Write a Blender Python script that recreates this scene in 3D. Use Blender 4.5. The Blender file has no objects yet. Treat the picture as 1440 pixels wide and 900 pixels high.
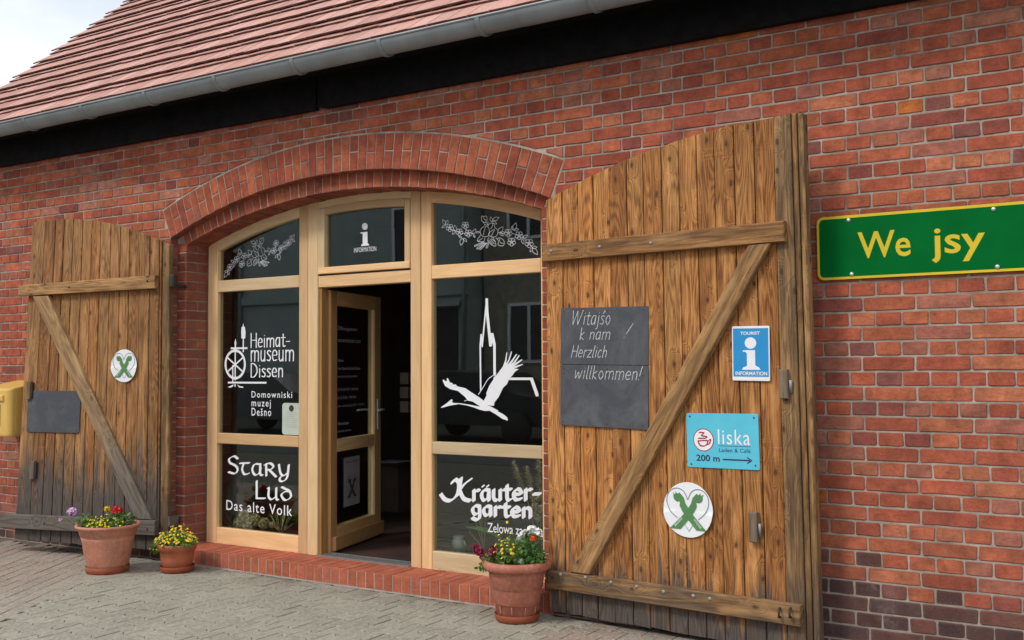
import bpy, math, random
from mathutils import Vector, Matrix
from mathutils.geometry import delaunay_2d_cdt
R = random.Random(7)
C = bpy.context.scene.collection
PI = math.pi
rad = math.radians
scene = bpy.context.scene

# ------------------------------------------------------------------ camera
CAM = Vector((0.0, -5.464, 1.4976))
YAW, PITCH, ROLL, F = 0.55384, 0.045745, -0.006412, 1440.0
cy, sy = math.cos(YAW), math.sin(YAW)
fwd = Vector((-sy * math.cos(PITCH), cy * math.cos(PITCH), math.sin(PITCH)))
r0 = Vector((cy, sy, 0)); u0 = r0.cross(fwd)
rgt = r0 * math.cos(ROLL) + u0 * math.sin(ROLL)
upv = -r0 * math.sin(ROLL) + u0 * math.cos(ROLL)
cd = bpy.data.cameras.new('camera'); cam = bpy.data.objects.new('camera', cd); C.objects.link(cam)
cd.sensor_width = 36; cd.lens = 36.0; cd.clip_end = 500; cd.clip_start = .05
m = Matrix((rgt, upv, -fwd)).transposed().to_4x4(); m.translation = CAM
cam.matrix_world = m
scene.camera = cam
scene.view_settings.view_transform = 'Standard'; scene.view_settings.look = 'None'
scene.view_settings.exposure = 0.42; scene.view_settings.gamma = 1.0
scene.view_settings.use_curve_mapping = False
scene.cycles.max_bounces = 6; scene.cycles.transparent_max_bounces = 12

# ------------------------------------------------------------------ sky and sun (bright overcast)
SUN_EL, SUN_AZ = 48.0, 205.0      # azimuth clockwise from +Y
sdir = Vector((math.sin(rad(SUN_AZ)) * math.cos(rad(SUN_EL)), math.cos(rad(SUN_AZ)) * math.cos(rad(SUN_EL)), math.sin(rad(SUN_EL))))
w = bpy.data.worlds.new("World"); scene.world = w; w.use_nodes = True
nt = w.node_tree; bg = nt.nodes['Background']
sky = nt.nodes.new('ShaderNodeTexSky'); sky.sky_type = 'NISHITA'; sky.sun_disc = False
sky.sun_elevation = rad(SUN_EL); sky.sun_rotation = rad(SUN_AZ); sky.air_density = 1.4; sky.dust_density = 1.5
tc = nt.nodes.new('ShaderNodeTexCoord'); mp = nt.nodes.new('ShaderNodeMapping'); mp.inputs['Scale'].default_value = (1.0, 1.0, 2.6)
cn = nt.nodes.new('ShaderNodeTexNoise'); cn.inputs['Scale'].default_value = 2.2; cn.inputs['Detail'].default_value = 6
cr = nt.nodes.new('ShaderNodeMapRange'); cr.inputs['From Min'].default_value = .33; cr.inputs['From Max'].default_value = .56
cr.inputs['To Min'].default_value = .55; cr.inputs['To Max'].default_value = .97
mx = nt.nodes.new('ShaderNodeMix'); mx.data_type = 'RGBA'
mx.inputs[7].default_value = (9.6, 9.9, 10.3, 1)
nt.links.new(tc.outputs['Generated'], mp.inputs['Vector']); nt.links.new(mp.outputs[0], cn.inputs['Vector'])
nt.links.new(cn.outputs['Fac'], cr.inputs['Value']); nt.links.new(cr.outputs[0], mx.inputs[0])
nt.links.new(sky.outputs[0], mx.inputs[6]); nt.links.new(mx.outputs[2], bg.inputs['Color'])
bg.inputs['Strength'].default_value = 0.095
sl = bpy.data.lights.new('sun', 'SUN'); sl.energy = 1.5; sl.angle = rad(14); sl.color = (1, .965, .91)
so = bpy.data.objects.new('sun', sl); C.objects.link(so)
so.rotation_euler = sdir.to_track_quat('Z', 'Y').to_euler(); so.location = (-6, -8, 10)

# ------------------------------------------------------------------ helpers: points
def ray(u, v): return fwd * F + rgt * (u - 720) - upv * (v - 450)
def at(u, v, Y=0.0):
    d = ray(u, v); return CAM + d * ((Y - CAM.y) / d.y)

class Leaf:
    """local frame of an open door leaf: s along the leaf from its hinge, z up, off = distance in front of the face"""
    def __init__(s, H, side, a_top, a_bot): s.H, s.side, s.at_, s.ab = H, side, a_top, a_bot
    def ang(s, z): return rad(s.ab + (s.at_ - s.ab) * max(-.1, min(1.1, z / 2.7)))
    def ex(s, z):
        a = s.ang(z); return Vector((s.side * math.cos(a), -math.sin(a), 0))
    def n(s, z):
        a = s.ang(z); return Vector((-s.side * math.sin(a), -math.cos(a), 0))
    def P(s, x, z, off=0.0):
        return Vector((s.H[0], s.H[1], z)) + s.ex(z) * x + s.n(z) * off
    def inv(s, u, v, off=0.0):
        z = 1.4; d = ray(u, v)
        for _ in range(6):
            n = s.n(z); o = Vector((s.H[0], s.H[1], 0)) + n * off
            p = CAM + d * ((o - CAM).dot(n) / d.dot(n)); z = p.z
        return ((p - o).dot(s.ex(z)), z)

def plane_map(o, ex, ez, n):
    return lambda x, z, off=0.0: o + ex * x + ez * z + n * off
def facade(Y):   # x, z in world metres on a plane facing the street
    return lambda x, z, off=0.0: Vector((x, Y - off, z))

# ------------------------------------------------------------------ helpers: objects
WL = {}
def tag(o, label=None, cat=None, group=None, kind=None):
    if label: o['label'] = label
    if cat: o['category'] = cat
    if group: o['group'] = group
    if kind: o['kind'] = kind
    return o
def thing(name, label, cat, loc=(0, 0, 0), group=None, kind=None):
    o = bpy.data.objects.new(name, None); C.objects.link(o); o.location = loc; WL[o.name] = Vector(loc)
    o.empty_display_size = .1
    return tag(o, label, cat, group, kind)
def link(o, loc, parent=None):
    C.objects.link(o); WL[o.name] = Vector(loc)
    if parent is not None:
        o.parent = parent; o.location = Vector(loc) - WL[parent.name]
    else: o.location = loc
    return o

class MB:
    def __init__(s): s.v = []; s.f = []; s.uv = []; s.col = []; s.smooth = []
    def face(s, pts, uv=None, col=None, smooth=False):
        b = len(s.v); s.v += [Vector(p) for p in pts]; s.f.append(tuple(range(b, b + len(pts))))
        s.uv.append(uv if uv else [(0, 0)] * len(pts)); s.col.append(col); s.smooth.append(smooth)
    def mesh(s, verts, faces, col=None, smooth=False, uvf=None):
        b = len(s.v); s.v += [Vector(p) for p in verts]
        for f in faces:
            s.f.append(tuple(i + b for i in f)); s.col.append(col); s.smooth.append(smooth)
            s.uv.append([uvf(verts[i]) for i in f] if uvf else [(0, 0)] * len(f))
    def box(s, a, b, ch=0.0, col=None, uvd=None):
        x0, y0, z0 = [min(a[i], b[i]) for i in range(3)]; x1, y1, z1 = [max(a[i], b[i]) for i in range(3)]
        s.prism([(x0, z0), (x1, z0), (x1, z1), (x0, z1)], 0, y1 - y0, facade(y1), ch, col, uvd)
    def prism(s, poly, t0, t1, M, ch=0.0, col=None, uvd=None, back=True, uvn=False):
        """polygon (x,z) CCW as seen from the front, extruded from off=t0 to off=t1, front edge chamfered"""
        n = len(poly); cx = sum(p[0] for p in poly) / n; cz = sum(p[1] for p in poly) / n
        def inset(k):
            out = []
            for i in range(n):
                p0, p, p1 = Vector(poly[i - 1]), Vector(poly[i]), Vector(poly[(i + 1) % n])
                e0 = (p - p0); e1 = (p1 - p)
                if e0.length < 1e-6 or e1.length < 1e-6: out.append(p); continue
                e0.normalize(); e1.normalize()
                n0 = Vector((-e0.y, e0.x)); n1 = Vector((-e1.y, e1.x)); d = 1 + n0.dot(n1)
                out.append(p + (n0 + n1) * (k / max(d, .35)))
            return out
        ca, sa = (math.cos(uvd), math.sin(uvd)) if uvd is not None else (1, 0)
        bx0, bx1 = min(p[0] for p in poly), max(p[0] for p in poly); bz0, bz1 = min(p[1] for p in poly), max(p[1] for p in poly)
        def uv(x, z):
            if uvn: return ((x - bx0) / (bx1 - bx0) * 2 - 1, (z - bz0) / (bz1 - bz0) * 2 - 1)
            return (x * ca + z * sa, -x * sa + z * ca)
        rings = [(poly, t0)]
        if ch > 0: rings += [(poly, t1 - ch), (inset(ch), t1)]
        else: rings += [(poly, t1)]
        vs = []; uvs = []
        for pl, t in rings:
            for p in pl: vs.append(M(p[0], p[1], t)); uvs.append((uv(p[0], p[1]), t))
        fs = []
        for k in range(len(rings) - 1):
            for i in range(n):
                j = (i + 1) % n; fs.append((k * n + i, k * n + j, (k + 1) * n + j, (k + 1) * n + i))
        L = (len(rings) - 1) * n
        fs.append(tuple(range(L, L + n)))
        if back: fs.append(tuple(range(n - 1, -1, -1)))
        b = len(s.v); s.v += vs
        for q, f in enumerate(fs):
            s.f.append(tuple(i + b for i in f)); s.col.append(col); s.smooth.append(False)
            s.uv.append([(uvs[i][0][0] + (uvs[i][1] if q < len(fs) - 1 and not uvn else 0), uvs[i][0][1]) for i in f])
    def append(s, me, off, col=None):
        b = len(s.v); s.v += [v.co + off for v in me.vertices]; ul = me.uv_layers[0].data
        for p in me.polygons:
            s.f.append(tuple(i + b for i in p.vertices)); s.col.append(col); s.smooth.append(False)
            s.uv.append([tuple(ul[k].uv) for k in p.loop_indices])
    def lathe(s, prof, c, seg=40, col=None, arc=(0, 2 * PI), axis='z'):
        full = abs(arc[1] - arc[0] - 2 * PI) < 1e-6; ns = seg if full else seg + 1
        vs = []
        for (r, z) in prof:
            for k in range(ns):
                a = arc[0] + (arc[1] - arc[0]) * k / seg
                if axis == 'z': vs.append(Vector(c) + Vector((r * math.cos(a), r * math.sin(a), z)))
                elif axis == 'x': vs.append(Vector(c) + Vector((z, r * math.cos(a), r * math.sin(a))))
                else: vs.append(Vector(c) + Vector((r * math.cos(a), -z, r * math.sin(a))))
        fs = []
        for i in range(len(prof) - 1):
            for k in range(seg):
                k2 = (k + 1) % ns
                fs.append((i * ns + k, i * ns + k2, (i + 1) * ns + k2, (i + 1) * ns + k))
        s.mesh(vs, fs, col, True)
    def tube(s, pts, r, seg=6, col=None, cap=True):
        pts = [Vector(p) for p in pts]; n = len(pts); rs = r if isinstance(r, (list, tuple)) else [r] * n
        vs = []; prev = None
        for i, p in enumerate(pts):
            d = (pts[min(i + 1, n - 1)] - pts[max(i - 1, 0)]).normalized()
            a = prev if prev is not None else (Vector((0, 0, 1)) if abs(d.z) < .9 else Vector((1, 0, 0)))
            x = (a - d * a.dot(d)).normalized(); y = d.cross(x); prev = x
            for k in range(seg):
                t = 2 * PI * k / seg; vs.append(p + (x * math.cos(t) + y * math.sin(t)) * rs[i])
        fs = [(i * seg + k, i * seg + (k + 1) % seg, (i + 1) * seg + (k + 1) % seg, (i + 1) * seg + k) for i in range(n - 1) for k in range(seg)]
        if cap: fs += [tuple(range(seg - 1, -1, -1)), tuple(range((n - 1) * seg, n * seg))]
        s.mesh(vs, fs, col, True)
    def data(s, name, mat, origin=None):
        o = origin
        if o is None:
            xs = [v.x for v in s.v]; ys = [v.y for v in s.v]; zs = [v.z for v in s.v]
            o = Vector(((min(xs) + max(xs)) / 2, (min(ys) + max(ys)) / 2, min(zs)))
        me = bpy.data.meshes.new(name)
        me.from_pydata([v - o for v in s.v], [], s.f)
        uvl = me.uv_layers.new(name='UVMap'); flat = [c for fu in s.uv for p in fu for c in p]
        uvl.data.foreach_set('uv', flat)
        if any(s.smooth): me.polygons.foreach_set('use_smooth', s.smooth)
        if any(c is not None for c in s.col):
            at_ = me.attributes.new('bcol', 'FLOAT_COLOR', 'FACE')
            at_.data.foreach_set('color', [x for c in s.col for x in ((c or (0, 0, 0)) + (1,))])
        if mat: me.materials.append(mat)
        me.update(); return me, o
    def build(s, name, mat, parent=None, color=None, origin=None):
        me, o = s.data(name, mat, origin)
        ob = bpy.data.objects.new(name, me)
        if color is not None: ob.color = (*color, 1)
        elif any(c is not None for c in s.col): ob.color = (0, 0, 0, 1)
        return link(ob, o, parent)

# ------------------------------------------------------------------ materials
class NT:
    def __init__(s, name):
        s.m = bpy.data.materials.new(name); s.m.use_nodes = True; s.t = s.m.node_tree
        s.b = s.t.nodes['Principled BSDF']
    def n(s, typ, **kw):
        nd = s.t.nodes.new('ShaderNode' + typ)
        for k, v in kw.items():
            if k.startswith('i_'): 
                key = k[2:]; key = int(key) if key.isdigit() else key
                s.put(nd.inputs[key], v)
            else: setattr(nd, k, v)
        return nd
    def put(s, inp, v):
        if isinstance(v, bpy.types.NodeSocket): s.t.links.new(v, inp)
        elif isinstance(v, bpy.types.Node): s.t.links.new(v.outputs[0], inp)
        else:
            if isinstance(v, tuple) and len(v) == 3 and inp.type == 'RGBA': v = (*v, 1)
            inp.default_value = v
    def math(s, op, a, b=None, c=None, clamp=False):
        nd = s.t.nodes.new('ShaderNodeMath'); nd.operation = op; nd.use_clamp = clamp; s.put(nd.inputs[0], a)
        if b is not None: s.put(nd.inputs[1], b)
        if c is not None: s.put(nd.inputs[2], c)
        return nd.outputs[0]
    def vm(s, op, a, b=None):
        nd = s.t.nodes.new('ShaderNodeVectorMath'); nd.operation = op; s.put(nd.inputs[0], a)
        if b is not None: s.put(nd.inputs[1], b)
        return nd.outputs[0]
    def mix(s, f, a, b, mode='MIX'):
        nd = s.t.nodes.new('ShaderNodeMix'); nd.data_type = 'RGBA'; nd.blend_type = mode
        s.put(nd.inputs[0], f); s.put(nd.inputs[6], a); s.put(nd.inputs[7], b); return nd.outputs[2]
    def rng(s, v, a, b, c=0.0, d=1.0, smooth=False):
        nd = s.t.nodes.new('ShaderNodeMapRange'); s.put(nd.inputs['Value'], v)
        if smooth: nd.interpolation_type = 'SMOOTHSTEP'
        for k, x in (('From Min', a), ('From Max', b), ('To Min', c), ('To Max', d)): s.put(nd.inputs[k], x)
        return nd.outputs[0]
    def noise(s, vec, scale, detail=3, rough=.55, dist=0.0):
        nd = s.n('TexNoise'); nd.inputs['Scale'].default_value = scale; nd.inputs['Detail'].default_value = detail
        nd.inputs['Roughness'].default_value = rough; nd.inputs['Distortion'].default_value = dist
        if vec is not None: s.put(nd.inputs['Vector'], vec)
        return nd.outputs['Fac']
    def pos(s): return s.n('NewGeometry').outputs['Position']
    def piece(s):   # colour of the single piece: object colour, or the face colour in a joined mass
        a = s.n('Attribute', attribute_name='bcol').outputs['Color']; o = s.n('ObjectInfo').outputs['Color']
        return s.mix(1.0, o, a, 'ADD')
    def out(s, col, rough=.8, bump=None, bstr=.3, bdist=.005, metal=0.0, spec=.5):
        s.put(s.b.inputs['Base Color'], col); s.put(s.b.inputs['Roughness'], rough)
        s.put(s.b.inputs['Metallic'], metal); s.put(s.b.inputs['Specular IOR Level'], spec)
        if bump is not None:
            nd = s.n('Bump'); nd.inputs['Strength'].default_value = bstr; nd.inputs['Distance'].default_value = bdist
            s.put(nd.inputs['Height'], bump); s.t.links.new(nd.outputs[0], s.b.inputs['Normal'])
        return s.m

def plain(name, col, rough=.7, metal=0.0, var=.12, scale=14, spec=.5):
    n = NT(name); p = n.pos(); k = n.noise(p, scale, 4)
    c = n.mix(n.rng(k, .3, .7), tuple(x * (1 - var) for x in col), tuple(min(1, x * (1 + var)) for x in col))
    return n.out(c, rough, n.noise(p, scale * 8, 3), .12, .002, metal, spec)

def mat_brick(name='brick_clay', vary=.22, grime=1.0, edge=1.0):
    n = NT(name); p = n.pos(); base = n.piece()
    rnd = n.n('ObjectInfo').outputs['Random']
    k1 = n.noise(p, 11, 5, .65); k2 = n.noise(p, 70, 4, .7); k3 = n.noise(p, 260, 2)
    c = n.mix(n.rng(k1, .32, .68), n.mix(1.0, base, (1 - vary * 1.9,) * 3, 'MULTIPLY'), n.mix(1.0, base, (1 + vary, 1 + vary * 1.05, 1 + vary * 1.1), 'MULTIPLY'))
    c = n.mix(n.rng(k2, .52, .72, 0, .55), c, (.10, .045, .035))        # burnt specks
    c = n.mix(n.rng(k3, .58, .72, 0, .3), c, (.58, .34, .26))
    lime = n.math('MULTIPLY', n.rng(n.noise(p, 2.3, 5, .7), .60, .74), n.rng(n.noise(p, 26, 4, .7), .42, .66))
    c = n.mix(n.math('MULTIPLY', lime, .42), c, (.50, .40, .36))       # lime bloom
    sx = n.noise(n.vm('MULTIPLY', p, (14, 14, 90)), 1.0, 3, .6)
    c = n.mix(n.rng(sx, .48, .68, 0, .3), c, (.16, .05, .035))
    q = n.n('SeparateXYZ', i_0=n.n('UVMap').outputs[0])
    e1 = n.math('MULTIPLY', n.math('SUBTRACT', 1.0, n.math('ABSOLUTE', q.outputs['X'])), .085); e2 = n.math('MULTIPLY', n.math('SUBTRACT', 1.0, n.math('ABSOLUTE', q.outputs['Y'])), .034)
    e = n.math('ADD', n.math('MINIMUM', e1, e2), n.math('MULTIPLY', n.math('SUBTRACT', k2, .5), .022))
    em = n.math('MULTIPLY', n.rng(e, .0125, .001, 0, .55 * edge, True), n.rng(n.noise(p, 7, 3), .35, .6, .25, 1))
    c = n.mix(em, c, (.20, .098, .075))
    zz = n.n('SeparateXYZ', i_0=p).outputs['Z']
    dirt = n.math('MULTIPLY', n.rng(zz, 1.6, .1, 0, .5 * grime), n.rng(n.noise(p, 4, 5, .7), .4, .62))
    c = n.mix(dirt, c, (.11, .055, .045))
    soot = n.math('MULTIPLY', n.rng(n.noise(p, 1.1, 6, .75), .52, .68), .38 * grime)
    c = n.mix(soot, c, n.mix(1.0, c, (.5, .45, .47), 'MULTIPLY'))
    return n.out(c, .9, n.math('ADD', n.math('MULTIPLY', k2, .8), n.math('MULTIPLY', k3, .4)), .8, .005, spec=.2)

def mat_mortar():
    n = NT('lime_mortar'); p = n.pos(); k = n.noise(p, 5, 5, .7); k2 = n.noise(p, 90, 3)
    c = n.mix(n.rng(k, .36, .62), (.22, .175, .14), (.46, .385, .32))
    z = n.n('SeparateXYZ', i_0=p).outputs['Z']
    c = n.mix(n.rng(z, .7, .0, 0, .6), c, (.25, .235, .22))
    return n.out(c, .95, k2, .6, .004, spec=.2)

def mat_wood(name, light, dark, grey_z=None, grey_amt=1.0, knots=.42, contrast=1.0, grey=(.052, .046, .042), rough=.75, ring=78, all_grey=0.0, blotch=.5):
    n = NT(name); uvn = n.n('UVMap').outputs[0]; oi = n.n('ObjectInfo').outputs['Random']; p = n.pos()
    sp = n.n('SeparateXYZ', i_0=uvn); a, l = sp.outputs['X'], sp.outputs['Y']
    ro = n.math('MULTIPLY', oi, 37.0); ro2 = n.math('MULTIPLY', oi, 91.0)
    P1 = n.n('CombineXYZ', i_0=n.math('ADD', n.math('MULTIPLY', a, 7.5), ro), i_1=n.math('ADD', n.math('MULTIPLY', l, .75), ro2), i_2=ro).outputs[0]
    f = n.noise(P1, 1.0, 2, .5)
    KP = n.n('CombineXYZ', i_0=n.math('ADD', n.math('MULTIPLY', a, 9.0), ro2), i_1=n.math('ADD', n.math('MULTIPLY', l, 4.6), ro), i_2=0.0).outputs[0]
    vo = n.n('TexVoronoi', i_Vector=KP, voronoi_dimensions='2D'); vo.inputs['Scale'].default_value = 1.0
    d = vo.outputs['Distance']; pick = n.math('LESS_THAN', n.n('SeparateColor', i_0=vo.outputs['Color']).outputs[0], knots)
    dn = n.math('ADD', d, n.math('MULTIPLY', n.math('SUBTRACT', n.noise(uvn, 60, 2), .5), .08))
    inf = n.math('MULTIPLY', n.math('EXPONENT', n.math('MULTIPLY', n.math('MULTIPLY', d, d), -16.0)), pick)
    field = n.math('ADD', f, n.math('MULTIPLY', inf, .30))
    rings = n.math('ADD', n.math('MULTIPLY', n.math('SINE', n.math('MULTIPLY', field, float(ring) * 2)), .5), .5)
    rings = n.math('POWER', rings, 1.3)
    FP = n.n('CombineXYZ', i_0=n.math('MULTIPLY', a, 330.0), i_1=n.math('ADD', n.math('MULTIPLY', l, 7.0), ro), i_2=ro).outputs[0]
    fine = n.noise(FP, 1.0, 3, .6)
    SP = n.n('CombineXYZ', i_0=n.math('MULTIPLY', a, 26.0), i_1=n.math('ADD', n.math('MULTIPLY', l, 1.3), ro2), i_2=ro).outputs[0]
    streak = n.noise(SP, 1.0, 4, .6)
    t = n.math('ADD', n.math('MULTIPLY', rings, .48 * contrast), n.math('MULTIPLY', n.rng(fine, .38, .60), .60 * contrast), clamp=True)
    c = n.mix(t, light, dark)
    tone = n.rng(oi, 0, 1, .72, 1.22)
    hv = n.rng(n.math('FRACT', n.math('MULTIPLY', oi, 17.3)), 0, 1, .90, 1.10)
    c = n.mix(1.0, c, n.n('CombineColor', i_0=tone, i_1=n.math('MULTIPLY', tone, hv), i_2=n.math('MULTIPLY', tone, n.math('MULTIPLY', hv, hv))).outputs[0], 'MULTIPLY')
    c = n.mix(n.math('MULTIPLY', n.rng(streak, .45, .75), blotch), c, tuple(x * .42 for x in dark))
    if blotch > .3:
        sw = n.noise(n.n('CombineXYZ', i_0=n.math('MULTIPLY', a, 9.0), i_1=n.math('MULTIPLY', l, 190.0), i_2=ro).outputs[0], 1.0, 2, .5)
        c = n.mix(n.math('MULTIPLY', n.rng(sw, .55, .7), n.math('MULTIPLY', n.rng(n.noise(p, 6, 2), .54, .66), .22)), c, tuple(min(1, x * 1.5) for x in light))
        bl = n.noise(n.n('CombineXYZ', i_0=n.math('MULTIPLY', a, 60.0), i_1=n.math('ADD', n.math('MULTIPLY', l, 3.0), ro2), i_2=ro).outputs[0], 1.0, 5, .7)
        c = n.mix(n.rng(bl, .60, .68, 0, .85), c, (.035, .020, .012))
        pl = n.noise(n.n('CombineXYZ', i_0=n.math('MULTIPLY', a, 14.0), i_1=n.math('ADD', n.math('MULTIPLY', l, 2.2), ro), i_2=ro2).outputs[0], 1.0, 4, .6)
        c = n.mix(n.rng(pl, .52, .70, 0, .5), c, tuple(min(1, x * 1.35 + .03) for x in light))
    kn = n.math('MULTIPLY', n.rng(dn, .085, .05), pick, clamp=True)
    halo = n.math('MULTIPLY', n.rng(dn, .15, .09), pick, clamp=True)
    c = n.mix(n.math('MULTIPLY', halo, .4), c, tuple(x * .6 for x in dark))
    c = n.mix(n.math('MULTIPLY', kn, .8), c, (.055, .026, .013))
    if grey_z is not None:
        z = n.n('SeparateXYZ', i_0=p).outputs['Z']
        zz = n.math('ADD', z, n.math('ADD', n.math('MULTIPLY', n.math('SUBTRACT', streak, .5), 1.3), n.math('MULTIPLY', n.math('SUBTRACT', n.noise(p, 3, 3), .5), .5)))
        g = n.rng(zz, grey_z[1], grey_z[0], 0, grey_amt, True)
        gc = n.mix(n.math('ADD', n.math('MULTIPLY', n.rng(fine, .3, .7), .5), n.math('MULTIPLY', rings, .4), clamp=True), tuple(x * 2.1 for x in grey), tuple(x * .55 for x in grey))
        c = n.mix(g, c, gc)
    if all_grey:
        c = n.mix(n.math('MULTIPLY', n.rng(streak, .35, .62), all_grey), c, grey)
    h = n.math('ADD', n.math('MULTIPLY', rings, -.5), n.math('MULTIPLY', fine, -.6)); h = n.math('SUBTRACT', h, n.math('MULTIPLY', kn, .6))
    return n.out(c, rough, h, .55, .003, spec=.3)

def mat_glass():
    n = NT('window_glass'); t = n.t; 
    ge = n.n('NewGeometry'); dt = t.nodes.new('ShaderNodeVectorMath'); dt.operation = 'DOT_PRODUCT'
    t.links.new(ge.outputs['Normal'], dt.inputs[0]); t.links.new(ge.outputs['Incoming'], dt.inputs[1])
    cs = n.math('ABSOLUTE', dt.outputs['Value']); fac = n.math('ADD', n.math('MULTIPLY', n.math('POWER', n.math('SUBTRACT', 1.0, cs), 5.0), .9), .085, clamp=True)
    tr = n.n('BsdfTransparent'); tr.inputs['Color'].default_value = (.82, .86, .84, 1)
    gl = n.n('BsdfGlossy'); gl.inputs['Roughness'].default_value = .012; gl.inputs['Color'].default_value = (.92, 1, .98, 1)
    bump = n.n('Bump'); bump.inputs['Strength'].default_value = .03; bump.inputs['Distance'].default_value = .01
    n.put(bump.inputs['Height'], n.noise(n.pos(), 1.6, 1)); t.links.new(bump.outputs[0], gl.inputs['Normal'])
    ms = n.n('MixShader'); t.links.new(fac, ms.inputs[0]); t.links.new(tr.outputs[0], ms.inputs[1]); t.links.new(gl.outputs[0], ms.inputs[2])
    t.links.new(ms.outputs[0], t.nodes['Material Output'].inputs['Surface']); return n.m

def mat_paver():
    n = NT('concrete_paver'); p = n.pos(); base = n.piece()
    k = n.noise(p, 2.2, 5, .6); k2 = n.noise(p, 24, 6, .9); k3 = n.noise(p, 48, 6, .92)
    c = n.mix(n.rng(k, .3, .7, 0, .45), base, n.mix(1.0, base, (.72, .70, .66), 'MULTIPLY'))
    c = n.mix(n.rng(k2, .49, .57, 0, .62), c, (.12, .105, .08)); c = n.mix(n.rng(k3, .52, .57, 0, .7), c, (.56, .52, .44))
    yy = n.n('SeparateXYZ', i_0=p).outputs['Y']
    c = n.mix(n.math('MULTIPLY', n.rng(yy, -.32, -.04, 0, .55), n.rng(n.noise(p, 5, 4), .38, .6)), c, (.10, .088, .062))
    return n.out(c, .93, n.math('ADD', k2, k3), .6, .003, spec=.25)

def mat_terracotta(name, col, bloom=.35):
    n = NT(name); p = n.pos(); k = n.noise(p, 9, 5, .65); k2 = n.noise(p, 40, 4, .7)
    c = n.mix(n.rng(k, .35, .65), tuple(x * .84 for x in col), tuple(min(1, x * 1.1) for x in col))
    c = n.mix(n.math('MULTIPLY', n.rng(k2, .48, .68), bloom), c, (.55, .37, .30))
    return n.out(c, .55, k2, .15, .002, spec=.35)

def mat_slate():
    n = NT('slate_board'); p = n.pos(); k = n.noise(p, 3.2, 6, .72, 1.2); k2 = n.noise(p, 30, 3)
    c = n.mix(n.rng(k, .45, .75, 0, .6), (.056, .061, .073), (.15, .155, .17))
    return n.out(n.mix(n.rng(k2, .5, .7, 0, .2), c, (.03, .03, .035)), .6, k2, .08, .002)

def mat_leaf(name, a, b):
    n = NT(name); oi = n.noise(n.pos(), 30, 2)
    return n.out(n.mix(n.rng(oi, .3, .7), a, b), .55, spec=.35)

M_BRICK = mat_brick(); M_STEPB = mat_brick('step_brick_clay', .12, .1, 0.0); M_MORTAR = mat_mortar()
M_PLANK = mat_wood('weathered_plank', (.62, .285, .085), (.185, .062, .016), (.15, .45), .95, blotch=.5, knots=.34)
M_PLANK_L = mat_wood('weathered_plank_greyed', (.46, .225, .080), (.16, .064, .020), (.42, 1.02), .95, blotch=.5, knots=.24)
M_LEDGE = mat_wood('ledge_timber', (.47, .26, .10), (.22, .10, .034), (.14, .34), .75, knots=.3, ring=40, all_grey=.25, grey=(.06, .045, .033), blotch=.6)
M_BRACE = mat_wood('brace_timber', (.50, .29, .115), (.23, .115, .04), None, knots=.25, ring=40, all_grey=.35, grey=(.09, .065, .045), blotch=.5)
M_BLOCK = mat_wood('grey_weathered_block', (.26, .21, .165), (.14, .105, .08), None, knots=.1, ring=30, blotch=.4)
M_BRACE_L = mat_wood('brace_timber_greyed', (.43, .27, .125), (.22, .12, .05), (.45, 1.7), .92, knots=.25, ring=40, grey=(.085, .075, .066), blotch=.4)
M_LEDGE_L = mat_wood('ledge_timber_greyed', (.30, .19, .095), (.17, .095, .045), (.35, 1.3), .92, knots=.3, ring=26, grey=(.075, .066, .06), blotch=.45)
M_POST = mat_wood('rough_post_timber', (.42, .235, .09), (.15, .068, .024), (.15, .5), .9, knots=.6, ring=50, all_grey=.55, grey=(.065, .045, .03), blotch=.75)
M_FRAME = mat_wood('varnished_larch', (.76, .54, .31), (.62, .41, .21), None, knots=0.0, contrast=.75, rough=.42, ring=18, blotch=.10)
M_FRAME_S = mat_wood('varnished_larch_darker', (.42, .22, .08), (.28, .135, .045), None, knots=0.0, contrast=.8, rough=.4, ring=20, blotch=.2)
M_DOORL = mat_wood('varnished_larch_door', (.60, .37, .17), (.47, .27, .11), None, knots=0.0, contrast=.7, rough=.42, ring=18, blotch=.1)
M_GLASS = mat_glass()
M_PAVER = mat_paver()
M_TILE = None
M_BLACK = plain('black_painted_timber', (.009, .008, .009), .8, spec=.15, var=.4)
M_ZINC = plain('zinc_sheet', (.27, .29, .295), .5, .25, .14, 5)
M_IRON = plain('rusted_iron', (.045, .032, .026), .7, .3, .3, 40)
M_STEEL = plain('steel', (.62, .62, .62), .35, .45, .1, 60)
M_WHITE = plain('white_vinyl', (.80, .81, .84), .5, var=.02)
nc = NT('chalk'); M_CHALK = nc.out(nc.mix(nc.rng(nc.noise(nc.pos(), 260, 3, .7), .38, .56), (.16, .165, .18), (.66, .66, .67)), .9)
M_DIMWHITE = plain('grey_vinyl', (.40, .38, .38), .6, var=.02)
M_GREEN_SIGN = plain('sign_green', (.0, .125, .022), .6, var=.12, scale=4, spec=.05)
M_YELLOW_SIGN = plain('sign_yellow', (.66, .50, .03), .6, var=.06, spec=.2)
M_BLUE = plain('sign_blue', (.02, .27, .58), .45, var=.04)
M_CYAN = plain('sign_cyan', (.10, .52, .68), .45, var=.04)
M_NAVY = plain('sign_navy', (.02, .03, .10), .5, var=.04)
M_EMGREEN = plain('emblem_green', (.085, .23, .08), .5, var=.06)
M_EMGREY = plain('emblem_grey', (.22, .26, .27), .5, var=.04)
M_RED = plain('logo_red', (.36, .02, .03), .5, var=.06)
M_PAPER = plain('paper', (.46, .52, .44), .8, var=.05)
M_INK = plain('ink', (.03, .03, .03), .8, var=.05)
M_POSTYEL = plain('post_box_yellow', (.66, .42, .10), .38, var=.06, scale=6)
M_POT_A = mat_terracotta('terracotta_faded', (.47, .185, .115), .45)
M_POT_B = mat_terracotta('terracotta_plastic', (.43, .125, .055), .1)
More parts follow.
